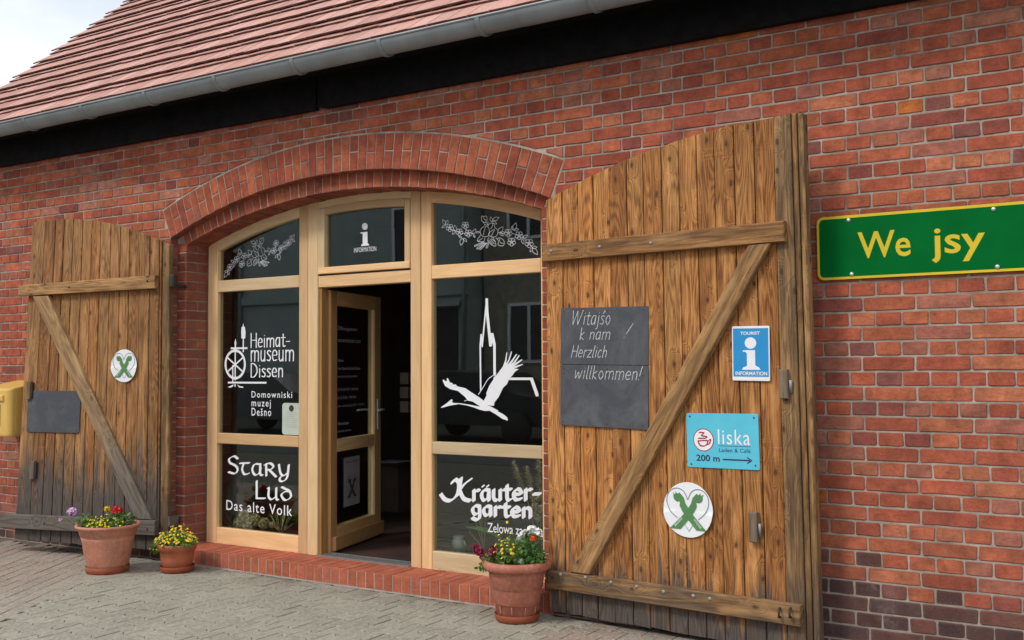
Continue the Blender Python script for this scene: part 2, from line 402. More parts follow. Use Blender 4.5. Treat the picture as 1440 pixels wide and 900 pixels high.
M_POT_C = mat_terracotta('terracotta_rose', (.40, .135, .085), .35)
M_SAUCER = mat_terracotta('terracotta_saucer', (.27, .062, .024), .05)
M_SOIL = plain('soil', (.04, .028, .02), .95, var=.4, scale=50)
M_LEAF = mat_leaf('leaf_green', (.035, .10, .018), (.10, .21, .045))
M_LEAF2 = mat_leaf('leaf_light', (.06, .15, .02), (.16, .27, .06))
M_YELLOWF = plain('petal_yellow', (.80, .56, .02), .6, var=.1, scale=200)
M_REDF = plain('petal_red', (.55, .008, .015), .6, var=.3, scale=200)
M_MAROON = plain('petal_maroon', (.25, .008, .045), .6, var=.35, scale=200)
M_LILAC = plain('petal_lilac', (.68, .44, .70), .6, var=.1, scale=200)
M_WHITEF = plain('petal_white', (.80, .80, .78), .6, var=.05, scale=200)
M_ORANGE = plain('petal_orange', (.78, .10, .012), .6, var=.15, scale=200)
M_DRY = plain('dried_flower', (.62, .50, .27), .9, var=.3, scale=80)
M_CROCK = plain('glazed_crock', (.50, .48, .43), .3, var=.08)
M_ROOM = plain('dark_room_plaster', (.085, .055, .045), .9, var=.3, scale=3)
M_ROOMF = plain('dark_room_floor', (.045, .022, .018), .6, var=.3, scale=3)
M_GRATE = plain('galvanised_grate', (.30, .30, .29), .5, .5, .25, 90)

# ------------------------------------------------------------------ flat print: strokes, text, outlines
def hull(pts):
    pts = sorted(set((round(x, 6), round(y, 6)) for x, y in pts))
    if len(pts) < 3: return pts
    def half(ps):
        h = []
        for p in ps:
            while len(h) > 1 and (h[-1][0] - h[-2][0]) * (p[1] - h[-2][1]) - (h[-1][1] - h[-2][1]) * (p[0] - h[-2][0]) <= 0: h.pop()
            h.append(p)
        return h
    a = half(pts); b = half(pts[::-1]); return a[:-1] + b[:-1]
def smooth(pts, k=5):
    if len(pts) < 3: return pts
    out = []; n = len(pts); closed = pts[0] == pts[-1]
    for i in range(n - 1):
        p0 = pts[i - 1] if i > 0 else (pts[-2] if closed else pts[0]); p1 = pts[i]; p2 = pts[i + 1]
        p3 = pts[i + 2] if i + 2 < n else (pts[1] if closed else pts[-1])
        for j in range(k):
            t = j / k
            out.append(tuple(.5 * (2 * p1[q] + (p2[q] - p0[q]) * t + (2 * p0[q] - 5 * p1[q] + 4 * p2[q] - p3[q]) * t * t + (3 * p1[q] - p0[q] - 3 * p2[q] + p3[q]) * t ** 3) for q in (0, 1)))
    out.append(tuple(pts[-1])); return out
def nib_polys(lines, w, th, ang=0.0, sm=True, k=5):
    ca, sa = math.cos(ang), math.sin(ang)
    if w == th: nib = [(w / 2 * math.cos(t * PI / 4), w / 2 * math.sin(t * PI / 4)) for t in range(8)]
    else: nib = [(x * ca - y * sa, x * sa + y * ca) for x, y in ((-w / 2, -th / 2), (w / 2, -th / 2), (w / 2, th / 2), (-w / 2, th / 2))]
    res = []
    for ln in lines:
        if len(ln) == 1: res.append([(ln[0][0] + x, ln[0][1] + y) for x, y in nib]); continue
        ps = smooth(ln, k) if sm else ln
        for a, b in zip(ps[:-1], ps[1:]):
            h = hull([(a[0] + x, a[1] + y) for x, y in nib] + [(b[0] + x, b[1] + y) for x, y in nib])
            if len(h) > 2: res.append(h)
    return res
def area2(p): return sum(p[i - 1][0] * p[i][1] - p[i][0] * p[i - 1][1] for i in range(len(p)))
def union(polys):
    vs = []; fs = []
    for p in polys:
        if area2(p) < 0: p = p[::-1]
        b = len(vs); vs += [Vector(q) for q in p]; fs.append(list(range(b, b + len(p))))
    r = delaunay_2d_cdt(vs, [], fs, 1, 1e-6)
    return [tuple(v) for v in r[0]], [tuple(f) for f, src in zip(r[2], r[5]) if src]
def decal(name, polys, M, mat, parent, off=.002, label=None, cat=None):
    if not polys: return
    mb = MB(); v, f = union(polys)
    mb.mesh([M(x, z, off) for x, z in v], f)
    o = mb.build(name, mat, parent)
    return tag(o, label, cat)
_fonts = {}
def text_geo(s, bold=0.0, space=1.0):
    key = (s, bold, space)
    if key in _fonts: return _fonts[key]
    c = bpy.data.curves.new('t', 'FONT'); c.body = s; c.offset = bold; c.resolution_u = 3; c.space_character = space
    o = bpy.data.objects.new('t', c); C.objects.link(o)
    dg = bpy.context.evaluated_depsgraph_get(); dg.update()
    me = o.evaluated_get(dg).to_mesh()
    v = [(p.co.x, p.co.y) for p in me.vertices]; f = [tuple(p.vertices) for p in me.polygons]
    o.evaluated_get(dg).to_mesh_clear(); bpy.data.objects.remove(o); bpy.data.curves.remove(c)
    _fonts[key] = (v, f); return v, f
def text(name, s, box, M, mat, parent, off=.002, bold=0.0, shear=0.0, space=1.0, label=None):
    v, f = text_geo(s, bold, space); x0, x1, z0, z1 = box
    ax, bx = min(p[0] for p in v), max(p[0] for p in v); ay, by = min(p[1] for p in v), max(p[1] for p in v)
    pts = [(x0 + (p[0] - ax) / (bx - ax) * (x1 - x0), z0 + (p[1] - ay) / (by - ay) * (z1 - z0)) for p in v]
    mb = MB(); mb.mesh([M(x + shear * (z - z0), z, off) for x, z in pts], f)
    return tag(mb.build(name, mat, parent), label)
def ring(cx, cz, r, n=24, rz=None): return [(cx + r * math.cos(2 * PI * k / n), cz + (rz or r) * math.sin(2 * PI * k / n)) for k in range(n + 1)]

# single-stroke letters; x-height .62, cap 1.0
G = {
 'H': (.72, [[(.1, 0), (.1, 1)], [(.62, 0), (.62, 1)], [(.1, .52), (.62, .52)]]),
 'D': (.74, [[(.1, 0), (.1, 1)], [(.1, 1), (.38, .95), (.62, .7), (.64, .35), (.4, .04), (.1, 0)]]),
 'W': (1.1, [[(.05, 1), (.22, .02)], [(.22, .02), (.5, .95)], [(.5, .95), (.68, .02)], [(.68, .02), (1.0, 1.02)]]),
 'K': (.8, [[(.15, 0), (.15, 1)], [(.7, 1), (.15, .45)], [(.3, .6), (.7, 0)]]),
 'S': (.62, [[(.56, .86), (.36, 1), (.1, .84), (.14, .62), (.42, .48), (.56, .28), (.42, .03), (.06, .1)]]),
 'L': (.6, [[(.12, 1), (.12, .02)], [(.12, .02), (.56, .04)]]),
 'e': (.52, [[(.08, .34), (.44, .36), (.38, .58), (.2, .62), (.06, .36), (.16, .04), (.44, .08)]]),
 'i': (.24, [[(.12, .62), (.12, 0)], [(.12, .82)]]),
 'm': (.86, [[(.1, .62), (.1, 0)], [(.1, .46), (.26, .62), (.42, .5), (.42, 0)], [(.42, .46), (.58, .62), (.75, .5), (.75, 0)]]),
 'n': (.54, [[(.1, .62), (.1, 0)], [(.1, .44), (.26, .62), (.43, .5), (.43, 0)]]),
 'a': (.54, [[(.42, .6), (.2, .62), (.06, .34), (.16, .02), (.38, .14), (.42, .4)], [(.43, .62), (.44, 0)]]),
 't': (.42, [[(.2, .86), (.2, .12), (.3, 0), (.4, .06)], [(.02, .62), (.4, .62)]]),
 'u': (.54, [[(.1, .62), (.1, .14), (.24, 0), (.42, .14)], [(.43, .62), (.43, 0)]]),
 's': (.44, [[(.38, .54), (.22, .62), (.08, .5), (.2, .36), (.36, .22), (.26, .02), (.06, .08)]]),
 'r': (.4, [[(.1, .62), (.1, 0)], [(.1, .42), (.24, .6), (.38, .58)]]),
 'z': (.48, [[(.06, .6), (.42, .6)], [(.42, .6), (.06, .02)], [(.06, .02), (.44, .02)]]),
 'l': (.24, [[(.14, 1), (.1, .1), (.2, 0)]]),
 'c': (.46, [[(.4, .54), (.24, .62), (.07, .34), (.18, .01), (.4, .08)]]),
 'h': (.54, [[(.1, 1), (.1, 0)], [(.1, .42), (.26, .6), (.42, .5), (.43, 0)]]),
 'k': (.5, [[(.1, 1), (.1, 0)], [(.4, .6), (.1, .3), (.42, 0)]]),
 'o': (.54, [[(.26, .62), (.07, .34), (.26, 0), (.46, .3), (.26, .62)]]),
 'w': (.74, [[(.06, .62), (.16, .02), (.36, .5), (.5, .02), (.68, .62)]]),
 'j': (.26, [[(.14, .62), (.14, -.2), (.0, -.3)], [(.14, .82)]]),
 'g': (.56, [[(.42, .6), (.2, .62), (.07, .34), (.2, .04), (.42, .2)], [(.44, .62), (.44, -.16), (.26, -.3), (.06, -.2)]]),
 'y': (.54, [[(.06, .62), (.24, .06)], [(.48, .62), (.26, -.1), (.04, -.28)]]),
 '!': (.26, [[(.2, 1.0), (.1, .3)], [(.07, .05)]]),
 '-': (.4, [[(.05, .34), (.36, .34)]]),
 # uncial set
 'R~': (.66, [[(.1, .66), (.12, 0)], [(.02, .6), (.3, .7), (.48, .54), (.34, .36), (.14, .34)], [(.26, .34), (.62, -.02)]]),
 'y~': (.62, [[(.06, .66), (.14, .2), (.3, .06), (.5, .24)], [(.56, .66), (.48, .0), (.28, -.24), (.1, -.2), (.14, -.02)]]),
 'a~': (.66, [[(.48, .62), (.2, .6), (.08, .3), (.22, .02), (.44, .12), (.52, .4)], [(.5, .64), (.5, .1), (.62, .02)]]),
 't~': (.56, [[(.02, .62), (.52, .66)], [(.24, .64), (.14, .3), (.26, .02), (.5, .08)]]),
 'u~': (.64, [[(.06, .62), (.12, .62), (.1, .16), (.26, .0), (.46, .16)], [(.5, .66), (.5, .08), (.6, .0)]]),
 'd~': (.66, [[(.3, .5), (.08, .28), (.28, 0), (.56, .2), (.5, .5), (.3, .62), (.1, .72)], [(.3, .5), (.46, .5)]]),
}
def spell(tokens, box, shear=0.0, gap=.04):
    x = 0; lines = []
    for t in tokens:
        if t == ' ': x += .4; continue
        acc = None
        if t == 'ś': t, acc = 's', [(.2, .78), (.34, .95)]
        if t == 'ä': t, acc = 'a', 'uml'
        wd, ls = G[t]
        for ln in ls: lines.append([(px + x, pz) for px, pz in ln])
        if acc == 'uml': lines += [[(x + .14, .84)], [(x + .38, .84)]]
        elif acc: lines.append([(px + x, pz) for px, pz in acc])
        x += wd + gap
    x0, x1, zb, h = box      # left, right, baseline, cap height
    sc = (x1 - x0) / (x - gap)
    return [[(x0 + px * sc + shear * pz * h, zb + pz * h) for px, pz in ln] for ln in lines]

def emblem(M, r, parent, green, grey, off=.002):
    """crossed gable horse heads in a heart, within radius r"""
    def N(pts): return [((x - 680) / 115 * r, (250 - y) / 121 * r) for x, y in pts]
    hl = [(630, 288), (600, 262), (583, 225), (585, 190), (605, 165), (635, 158), (662, 172), (678, 205)]
    hr = [(1358 - x, y) for x, y in hl]
    tip = [(666, 318), (683, 343), (700, 318)]
    decal('heart_outline', nib_polys([N(hl), N(hr)], .035 * r, .035 * r) + nib_polys([N(tip)], .022 * r, .022 * r, sm=False), M, grey, parent, off)
    a = [(612, 192), (622, 182), (645, 180), (660, 196), (668, 222), (684, 246), (708, 276), (766, 336), (718, 337), (672, 284), (652, 256), (641, 234), (643, 216), (628, 217), (616, 208)]
    ears = [[(608, 177), (624, 188), (616, 192)], [(622, 172), (634, 186), (624, 190)], [(640, 174), (646, 188), (634, 186)]]
    mir = lambda q: [(1362 - x, y) for x, y in q][::-1]
    polys = [N(a), N(mir(a))] + [N(e) for e in ears] + [N(mir(e)) for e in ears]
    decal('horse_head_cross', polys, M, green, parent, off + .0008)

# ================================================================== THE SETTING
# ---- ground
g = MB(); g.face([(-60, -60, -.009), (60, -60, -.009), (60, 40, -.009), (-60, 40, -.009)])
tag(g.build('ground', plain('joint_sand', (.10, .088, .068), .95, var=.2, scale=8)), kind='structure')
g = MB(); g.face([(-60, -13.5, -.004), (60, -13.5, -.004), (60, -7.2, -.004), (-60, -7.2, -.004)])
tag(g.build('road', plain('asphalt', (.06, .06, .062), .9, var=.2, scale=30)), kind='structure')

# ---- block paving in front of the house
pav = thing('pavement', 'grey and reddish interlocking concrete paving in front of the shop', None, (-5, -1, 0), kind='structure')
def bone_poly():
    L, hb, ha, t = .18, .087, .057, .014
    g_ = .0028
    x = [-L / 2, -L / 4 - t, -L / 4 + t, L / 4 - t, L / 4 + t, L / 2]; hh = [hb, hb, ha, ha, hb, hb]
    lo = [(a, -(b - g_)) for a, b in zip(x, hh)]; hi = [(a, b - g_) for a, b in zip(x, hh)][::-1]
    q = lo + hi
    return [(max(-L / 2 + g_, min(L / 2 - g_, a)), b) for a, b in q]
def flat_map(cx, cy_, ang=0.0):
    ca, sa = math.cos(ang), math.sin(ang)
    return lambda x, z, off=0.0: Vector((cx + x * ca - z * sa, cy_ + x * sa + z * ca, off))
bone = bone_poly(); rect = [(-.098, -.048), (.098, -.048), (.098, .048), (-.098, .048)]
def paver_variant(poly, seed, ang):
    rr = random.Random(seed); mb = MB()
    tx, ty = rr.uniform(-.006, .006), rr.uniform(-.006, .006)
    M = flat_map(0, 0, ang)
    mb.prism(poly, -.028, 0, lambda x, z, off=0.0: M(x, z, off) + Vector((0, 0, (x * tx + z * ty) if off > -.01 else 0)), .0022, back=False)
    me, o = mb.data('paver', M_PAVER, Vector((0, 0, 0))); return me
DIR30 = rad(120)     # the reddish rows at the left run askew
bones = [paver_variant(bone, i, 0) for i in range(5)]; rects = [paver_variant(rect, i + 9, DIR30 - PI / 2 + PI / 2) for i in range(5)]
def zone_left(x, y): return x + .577 * y < -6.95
plist = []
P_ = .144; j = 0
y = -.10
while y > -3.6:
    i = 0
    off = .09 * (j % 2)
    for k in range(-58, 0):
        x = k * .18 + off
        if not zone_left(x, y): plist.append((x, y, 0))
    y -= P_; j += 1
ex30 = (math.cos(DIR30), math.sin(DIR30)); ey30 = (-ex30[1], ex30[0])
for a in range(-60, 60):
    for b_ in range(-60, 60):
        X_ = a * .2 + .1 * (b_ % 2); Y_ = b_ * .1
        x = -8 + ex30[0] * X_ + ey30[0] * Y_; y = -1 + ex30[1] * X_ + ey30[1] * Y_
        if zone_left(x, y) and -11 < x and -3.6 < y < -.10: plist.append((x, y, 1))
def proj(p):
    d = Vector(p) - CAM; z = d.dot(fwd)
    if z <= .01: return None
    return 720 + F * d.dot(rgt) / z, 450 - F * d.dot(upv) / z, z
def pav_col(x, y, kind):
    red = kind == 1 or (x > -2.85 + .5 * (y + .3) and y > -1.1)
    grey = Vector((.315, .295, .24)); rd = Vector((.30, .215, .175))
    t = 1.0 if red else 0.0
    if kind == 1: t = max(0, min(1, (-.6 - (x + .577 * y + 6.95) * 1.2) + .9))
    c = grey.lerp(rd, t * R.uniform(.55, 1.0)); return tuple(c * R.uniform(.88, 1.08))
def key_size(x, y, z=0):
    q = proj((x, y, z))
    if q is None: return -1
    if not (-20 < q[0] < 1460 and -20 < q[1] < 915): return -1
    return 1 / q[2] ** 2
plist.sort(key=lambda t: -key_size(t[0], t[1]))
rest = MB(); nobj = 0
for x, y, kd in plist:
    c = pav_col(x, y, kd); dz = R.uniform(-.002, .002)
    src = R.choice(rects if kd else bones)
    if nobj < 300 and key_size(x, y) > 0:
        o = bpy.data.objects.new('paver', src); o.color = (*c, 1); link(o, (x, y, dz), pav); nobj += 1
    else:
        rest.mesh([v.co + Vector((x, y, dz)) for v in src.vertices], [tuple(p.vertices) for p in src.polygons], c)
tag(rest.build('paver_field', M_PAVER, pav), kind='stuff')

# ---- brick wall
XC = -4.83; OH, OZ, OR = 1.735, 2.545, 4.557; OCZ = 2.878 - OR          # outer arch
IH, IZ, IR = 1.63, 2.485, 4.9; ICZ = 2.762 - IR                          # inner arch
ERo = OR + .25
wall = thing('brick_wall', 'weathered red brick shop wall in English bond with a segmental arch over the shop front', 'wall', (XC, 0, 0), kind='structure')
PAL = [(.45, .125, .060)] * 6 + [(.41, .10, .052)] * 6 + [(.35, .082, .046)] * 4 + [(.27, .07, .052)] * 1 + [(.46, .15, .075)] * 2 + [(.38, .135, .09)] * 2 + [(.42, .17, .11)]
DARK = [(.085, .045, .042), (.115, .058, .05), (.06, .042, .045), (.17, .07, .055), (.07, .05, .05)]
def brick_col(x, z):
    c = Vector(R.choice(PAL)) * R.uniform(.93, 1.22)
    lim = .52 + .10 * math.sin(x * 2.3) if x > -3 else .2
    if z < lim and R.random() < (.9 if z < lim - .16 else .5): c = Vector(R.choice(DARK)) * R.uniform(.8, 1.25)
    if R.random() < .03: c = Vector((.25, .085, .07))
    if R.random() < .008: c = Vector((.52, .15, .035))
    if R.random() < .012: c = Vector((.43, .145, .10))
    return tuple(c)
def brick_mesh(w_, h_, d_, seed, ch=.0035):
    rr = random.Random(seed); j = lambda: rr.uniform(-.0022, .0022)
    mb = MB(); x = w_ / 2
    k = x * .5; c4 = .0045 + rr.uniform(0, .003)
    mb.prism([(-x + j(), c4), (-x + c4, j() * .5), (-k, j() * .7), (k, j() * .7), (x - c4, j() * .5), (x + j(), c4), (x + j(), h_ - c4), (x - c4, h_ + j() * .5), (j() * 3, h_ + j() * .7), (-x + c4, h_ + j() * .5), (-x + j(), h_ - c4)], -d_, rr.uniform(-.001, .0012), facade(0), ch, back=False, uvn=True)
    return mb.data('brick', M_BRICK, Vector((0, 0, 0)))[0]
BH = .0675
HD = [brick_mesh(.1215, BH, .09, i) for i in range(12)]; ST = [brick_mesh(.2515, BH, .09, 20 + i) for i in range(12)]
def clip(poly, n_, d_):
    """part of the polygon with p.n >= d"""
    out = []
    for i in range(len(poly)):
        p0, p1 = poly[i - 1], poly[i]; s0 = p0[0] * n_[0] + p0[1] * n_[1] - d_; s1 = p1[0] * n_[0] + p1[1] * n_[1] - d_
        if (s0 >= 0) != (s1 >= 0):
            t = s0 / (s0 - s1); out.append((p0[0] + (p1[0] - p0[0]) * t, p0[1] + (p1[1] - p0[1]) * t))
        if s1 >= 0: out.append(p1)
    return out
def poly_area(p): return abs(area2(p)) / 2 if len(p) > 2 else 0
A00 = math.asin(OH / OR)
cand = []; mass = MB()
for row in range(-1, 45):
    z = row * .077 + .0048
    hdr = row % 2 == 0
    pitch = .13 if hdr else .26
    ph = -1.05 + (0 if hdr else .065 + (.13 if (row // 2) % 2 and False else 0))
    k0 = int((-9.7 - ph) / pitch) - 1
    sh = R.uniform(-.006, .006)
    for k in range(k0, int((1.4 - ph) / pitch) + 1):
        xa = ph + k * pitch + .005 + sh; xb = xa + pitch - .010
        if xb < -9.68 or xa > 1.35: continue
        xm = (xa + xb) / 2; q = [(xa, z), (xb, z), (xb, z + BH), (xa, z + BH)]
        if z + BH * .5 < OZ - .005:
            if xm < XC: q = clip(q, (-1, 0), -(XC - OH))
            else: q = clip(q, (1, 0), XC + OH)
        else:
            an = math.atan2(xm - XC, z + BH / 2 - OCZ); an = max(-A00, min(A00, an))
            dirv = (math.sin(an), math.cos(an))
            q1 = clip(q, dirv, dirv[0] * XC + dirv[1] * OCZ + ERo + .009)
            sg = 1 if xm > XC else -1; kn = (sg * math.cos(A00), -math.sin(A00))     # beyond the skewback
            q2 = clip(q, kn, kn[0] * (XC + sg * .009) + kn[1] * OCZ)
            q = q1 if poly_area(q1) > poly_area(q2) else q2
        ar = poly_area(q)
        if ar < .0007: continue
        c = brick_col(xm, z)
        if ar > .999 * (xb - xa) * BH: cand.append((xm, z, hdr, c, pitch))
        else: cand.append((None, z, q, c, ar / BH))
def vis(t):
    x = t[0] if t[0] is not None else (t[2][0][0] + t[2][1][0]) / 2; z = t[1]
    q = proj((x, 0, z + .03))
    if q is None or not (-5 < q[0] < 1445 and -5 < q[1] < 905) or z < 0 or z > 3.33: return -1
    if -3.0 < x < -1.42 and z < 2.70: return -1
    if x > -1.46 and 1.95 < z < 2.24: return -1
    if -8.2 < x < -6.6 and z < 2.6: return -1
    return t[4] / q[2] ** 2
cand.sort(key=lambda t: -vis(t))
n = 0
for t in cand:
    x, z, hdr, c, p_ = t
    if n < 300 and vis(t) > 0:
        n += 1
        if x is None:
            mb = MB(); mb.prism(hdr, -.09, 0, facade(0), .0035, back=False, uvn=True); mb.build('brick', M_BRICK, wall, c)
        else:
            o = bpy.data.objects.new('brick', R.choice(HD if hdr else ST)); o.color = (*c, 1)
            link(o, (x + R.uniform(-.001, .001), R.uniform(-.0015, .0015), z), wall)
    elif x is None: mass.prism(hdr, -.09, 0, facade(0), .0035, c, back=False, uvn=True)
    else:
        src = R.choice(HD if hdr else ST); dy = R.uniform(-.0015, .0015)
        mass.append(src, Vector((x, dy, z)), c)
tag(mass.build('brickwork', M_BRICK, wall), kind='stuff')
# mortar core of the wall with its arched opening
core = MB(); yF, yB = .0048, .34
def strip(xa, xb, za, zb):   # za, zb: bottom heights at xa and xb
    core.prism([(xa, za), (xb, zb), (xb, 3.42), (xa, 3.42)], -yB, -yF, facade(0))
core.box((-9.7, yF, -.05), (XC - OH - .006, yB, 3.42)); core.box((XC + OH + .006, yF, -.05), (1.4, yB, 3.42))
N_ = 40
for i in range(N_):
    xa = XC - OH - .006 + (2 * OH + .012) * i / N_; xb = XC - OH - .006 + (2 * OH + .012) * (i + 1) / N_
    hz = lambda x: OCZ + math.sqrt((OR + .006) ** 2 - (x - XC) ** 2)
    strip(xa, xb, hz(xa), hz(xb))
core.build('mortar_core', M_MORTAR, wall)
# inner order core
core = MB()
for sx in (-1, 1):
    core.box((XC + sx * (OH + .004), .0738, -.05), (XC + sx * (IH + .006), .33, IZ))
for i in range(N_):
    xa = XC - OH + 2 * OH * i / N_; xb = XC - OH + 2 * OH * (i + 1) / N_
    hz = lambda x: max(ICZ + math.sqrt((IR + .006) ** 2 - min(abs(x - XC), IH) ** 2), IZ)
    tz = lambda x: OCZ + math.sqrt((OR + .03) ** 2 - (x - XC) ** 2)
    core.prism([(xa, hz(xa)), (xb, hz(xb)), (xb, tz(xb)), (xa, tz(xa))], -.33, -.0738, facade(0))
core.build('mortar_core', M_MORTAR, wall)
# arch rings
def voussoir(name, cz, ra, rb, a0, a1, y0, y1, col, ch=.003):
    P = lambda r, a: (XC + r * math.sin(a), cz + r * math.cos(a))
    mb = MB(); mb.prism([P(ra, a0), P(ra, a1), P(rb, a1), P(rb, a0)], -y1, -y0, facade(0), ch, uvn=True)
    return mb.build(name, M_BRICK, wall, col)
A0 = math.asin(OH / OR); nv = 47; st = 2 * A0 / nv
for i in range(nv):
    a = -A0 + st * i; g_ = .0038 / OR; jr = R.uniform(-.004, .004)
    yy = R.uniform(-.001, .0015)
    cols = [tuple(Vector(R.choice(PAL[:16])) * R.uniform(.85, 1.1)) for _ in (0, 1)]
    if i % 2 == 0: voussoir('arch_brick', OCZ, OR + jr * .5, OR + .245, a + g_, a + st - g_, yy, .12, cols[0])
    else:
        s_ = R.choice((.115, .122, .128))
        voussoir('arch_brick', OCZ, OR + jr * .5, OR + s_, a + g_, a + st - g_, yy, .12, cols[0])
        voussoir('arch_brick', OCZ, OR + s_ + .009, OR + .245, a + g_, a + st - g_, yy, .12, cols[1])
A1 = math.asin((IH + .015) / IR); nv = 43; st = 2 * A1 / nv
for i in range(nv):
    a = -A1 + st * i; g_ = .004 / IR; yy = .07 + R.uniform(-.001, .0025); c = tuple(Vector(R.choice(PAL[:14])) * R.uniform(.75, 1.05))
    amid = a + st / 2; top = OCZ - ICZ; rb = top * math.cos(amid) + math.sqrt((OR + .02) ** 2 - (top * math.sin(amid)) ** 2)
    o = voussoir('soffit_brick', ICZ, IR + R.uniform(-.002, .003), rb, a + g_, a + st - g_, yy, .30, c)
def rc0(x0, x1, z0, z1): return [(x0, z0), (x1, z0), (x1, z1), (x0, z1)]
# jamb bricks of the inner order (visible in the reveal)
for row in range(0, 32):
    z = .12 + (row) * .077 - .0005
    if z + BH > IZ - .0: 
        if z > IZ - .03: break
    for sx in (-1, 1):
        xo = XC + sx * (OH - .002); xi = XC + sx * IH
        splits = [(.07, .285)] if row % 2 else [(.07, .185), (.195, .285)]
        for (ya, yb) in splits:
            c = tuple(Vector(R.choice(PAL[:15])) * R.uniform(.72, 1.0)); e = R.uniform(-.001, .001)
            mb = MB()   # chamfered towards the opening
            mb.prism(rc0(min(xo, xi + e), max(xo, xi + e), z, z + BH), -yb, -ya, facade(0), .003, uvn=True)
            mb.build('jamb_brick', M_BRICK, wall, c)
# side and back walls of the building (hardly seen)
bs = NT('brick_far'); bt = bs.n('TexBrick'); bs.put(bt.inputs['Vector'], bs.vm('MULTIPLY', bs.n('TexCoord').outputs['Object'], (4, 4, 4)))
bt.inputs['Color1'].default_value = (.38, .11, .065, 1); bt.inputs['Color2'].default_value = (.27, .07, .05, 1); bt.inputs['Mortar'].default_value = (.35, .31, .28, 1)
M_BRICKFAR = bs.out(bt.outputs[0], .9)
gb = MB(); gb.box((-9.7, yB, -.05), (-9.4, 7, 3.42)); gb.prism([(0, 3.42), (7.3, 3.42), (3.65, 6.6)], 0, .3, lambda x, z, off=0: Vector((-9.4 - off, x - .0, z)))
tag(gb.build('gable_wall', M_BRICKFAR), 'plain brick gable end wall of the shop building', 'wall', kind='structure')

# ---- eaves, gutter, roof
ev = thing('eaves', 'black painted timber eaves beam between brick wall and gutter', 'eaves', (-4, -.1, 3.36))
mb = MB(); mb.prism([(-9.75, 3.352), (-4.99, 3.343), (-4.99, 3.63), (-9.75, 3.63)], 0, .045, facade(0), .004, uvd=PI / 2); mb.build('beam', M_BLACK, ev)
mb = MB(); mb.prism([(-4.97, 3.36), (-4.9, 3.343), (1.45, 3.352), (1.45, 3.63), (-4.97, 3.63)], 0, .05, facade(0), .004); mb.build('beam', M_BLACK, ev)
mb = MB(); mb.prism([(-.35, 3.555), (.3, 3.62), (.3, 3.64), (-.35, 3.575)], 0, 11.2, lambda x, z, off=0: Vector((-9.75 + off, x, z))); mb.build('soffit_board', M_BLACK, ev)

gut = thing('gutter', 'grey zinc half round gutter running along the eaves', 'gutter', (-4, -.36, 3.52))
GY, GZ, GR = -.365, 3.582, .079
mb = MB()
prof = [(GR, -9.8), (GR, 1.6)]
def gut_mesh(mb, r, x0, x1, th=.0025):
    vs = []; fs = []; K = 20
    for x in (x0, x1):
        for rr_ in (r, r - th):
            for k in range(K + 1):
                a = PI + PI * k / K; vs.append(Vector((x, GY + rr_ * math.cos(a), GZ + rr_ * math.sin(a))))
    n1 = K + 1
    for k in range(K):
        fs.append((k, k + 1, 2 * n1 + k + 1, 2 * n1 + k)); fs.append((n1 + k + 1, n1 + k, 3 * n1 + k, 3 * n1 + k + 1))
    for c in (0, 2):
        for k in range(K): fs.append((c * n1 + k, c * n1 + k + 1, (c + 1) * n1 + k + 1, (c + 1) * n1 + k))
    mb.mesh(vs, fs, None, True)
gut_mesh(mb, GR, -9.8, -3.02); gut_mesh(mb, GR + .0015, -3.06, 1.6)
mb.tube([(-9.8, GY - GR, GZ + .004), (1.6, GY - GR, GZ + .004)], .009, 8)
mb.build('channel', M_ZINC, gut)
for i in range(15):
    x = -9.35 + .752 * i
    mb = MB(); gut_mesh(mb, GR + .011, x - .014, x + .014, .012); mb.box((x - .013, GY + GR, GZ - .004), (x + .013, -.25, GZ + .006))
    mb.build('gutter_bracket', M_ZINC, gut)

nt_ = NT('clay_roof_tile'); p = nt_.pos(); k = nt_.noise(p, 7, 5, .6); k2 = nt_.noise(p, 60, 4)
c = nt_.mix(nt_.rng(k, .3, .7, 0, .5), nt_.piece(), nt_.mix(1.0, nt_.piece(), (.8, .76, .74), 'MULTIPLY'))
c = nt_.mix(nt_.rng(k2, .5, .7, 0, .45), c, (.25, .12, .09))
M_TILE = nt_.out(c, .75, k2, .3, .003, spec=.3)
M_TILE_EDGE = plain('tile_edge_shaded', (.135, .062, .050), .9, var=.35, scale=9)  # shade on the tiles' front edges, painted in as a darker colour
M_TILE_PLAIN = plain('verge_mortar', (.36, .20, .16), .9)
roof = thing('roof', 'steep clay roof of pinkish flat plain tiles laid in double courses', 'roof', (-4, -.3, 3.6), kind='structure')
RA = rad(42); es = Vector((0, math.cos(RA), math.sin(RA))); en = Vector((0, -math.sin(RA), math.cos(RA))); RO = Vector((0, -.31, 3.598))
TW = .155
def tile(seed, up, half=False):
    rr = random.Random(seed); mb = MB(); hw = (TW / 2 if not half else TW / 4) - .0028
    f0 = .047 if up else .030; b0 = .002 if up else -.014; jt = rr.uniform(-.004, .004); js = rr.uniform(-.008, .008)
    s0 = .056 if up else 0.0
    vs = []
    for (x, s_) in ((-hw, s0 + js), (hw, s0 + js + jt), (hw, .37), (-hw, .37)):
        tt = (s_ - s0) / .32; ntop = f0 + (b0 - f0) * tt + (jt * .4 if x > 0 else 0)
        for d in (0, -.0125): vs.append(Vector((x, 0, 0)) + es * s_ + en * (ntop + d))
    fs = [(0, 2, 4, 6), (1, 3, 2, 0), (3, 5, 4, 2), (7, 1, 0, 6), (7, 5, 3, 1)]
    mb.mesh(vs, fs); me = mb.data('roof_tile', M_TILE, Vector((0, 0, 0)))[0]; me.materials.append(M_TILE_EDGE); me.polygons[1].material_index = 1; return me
TM = [[tile(i, False) for i in range(8)], [tile(20 + i, True) for i in range(8)], [tile(40 + i, True, True) for i in range(3)]]
tl = []
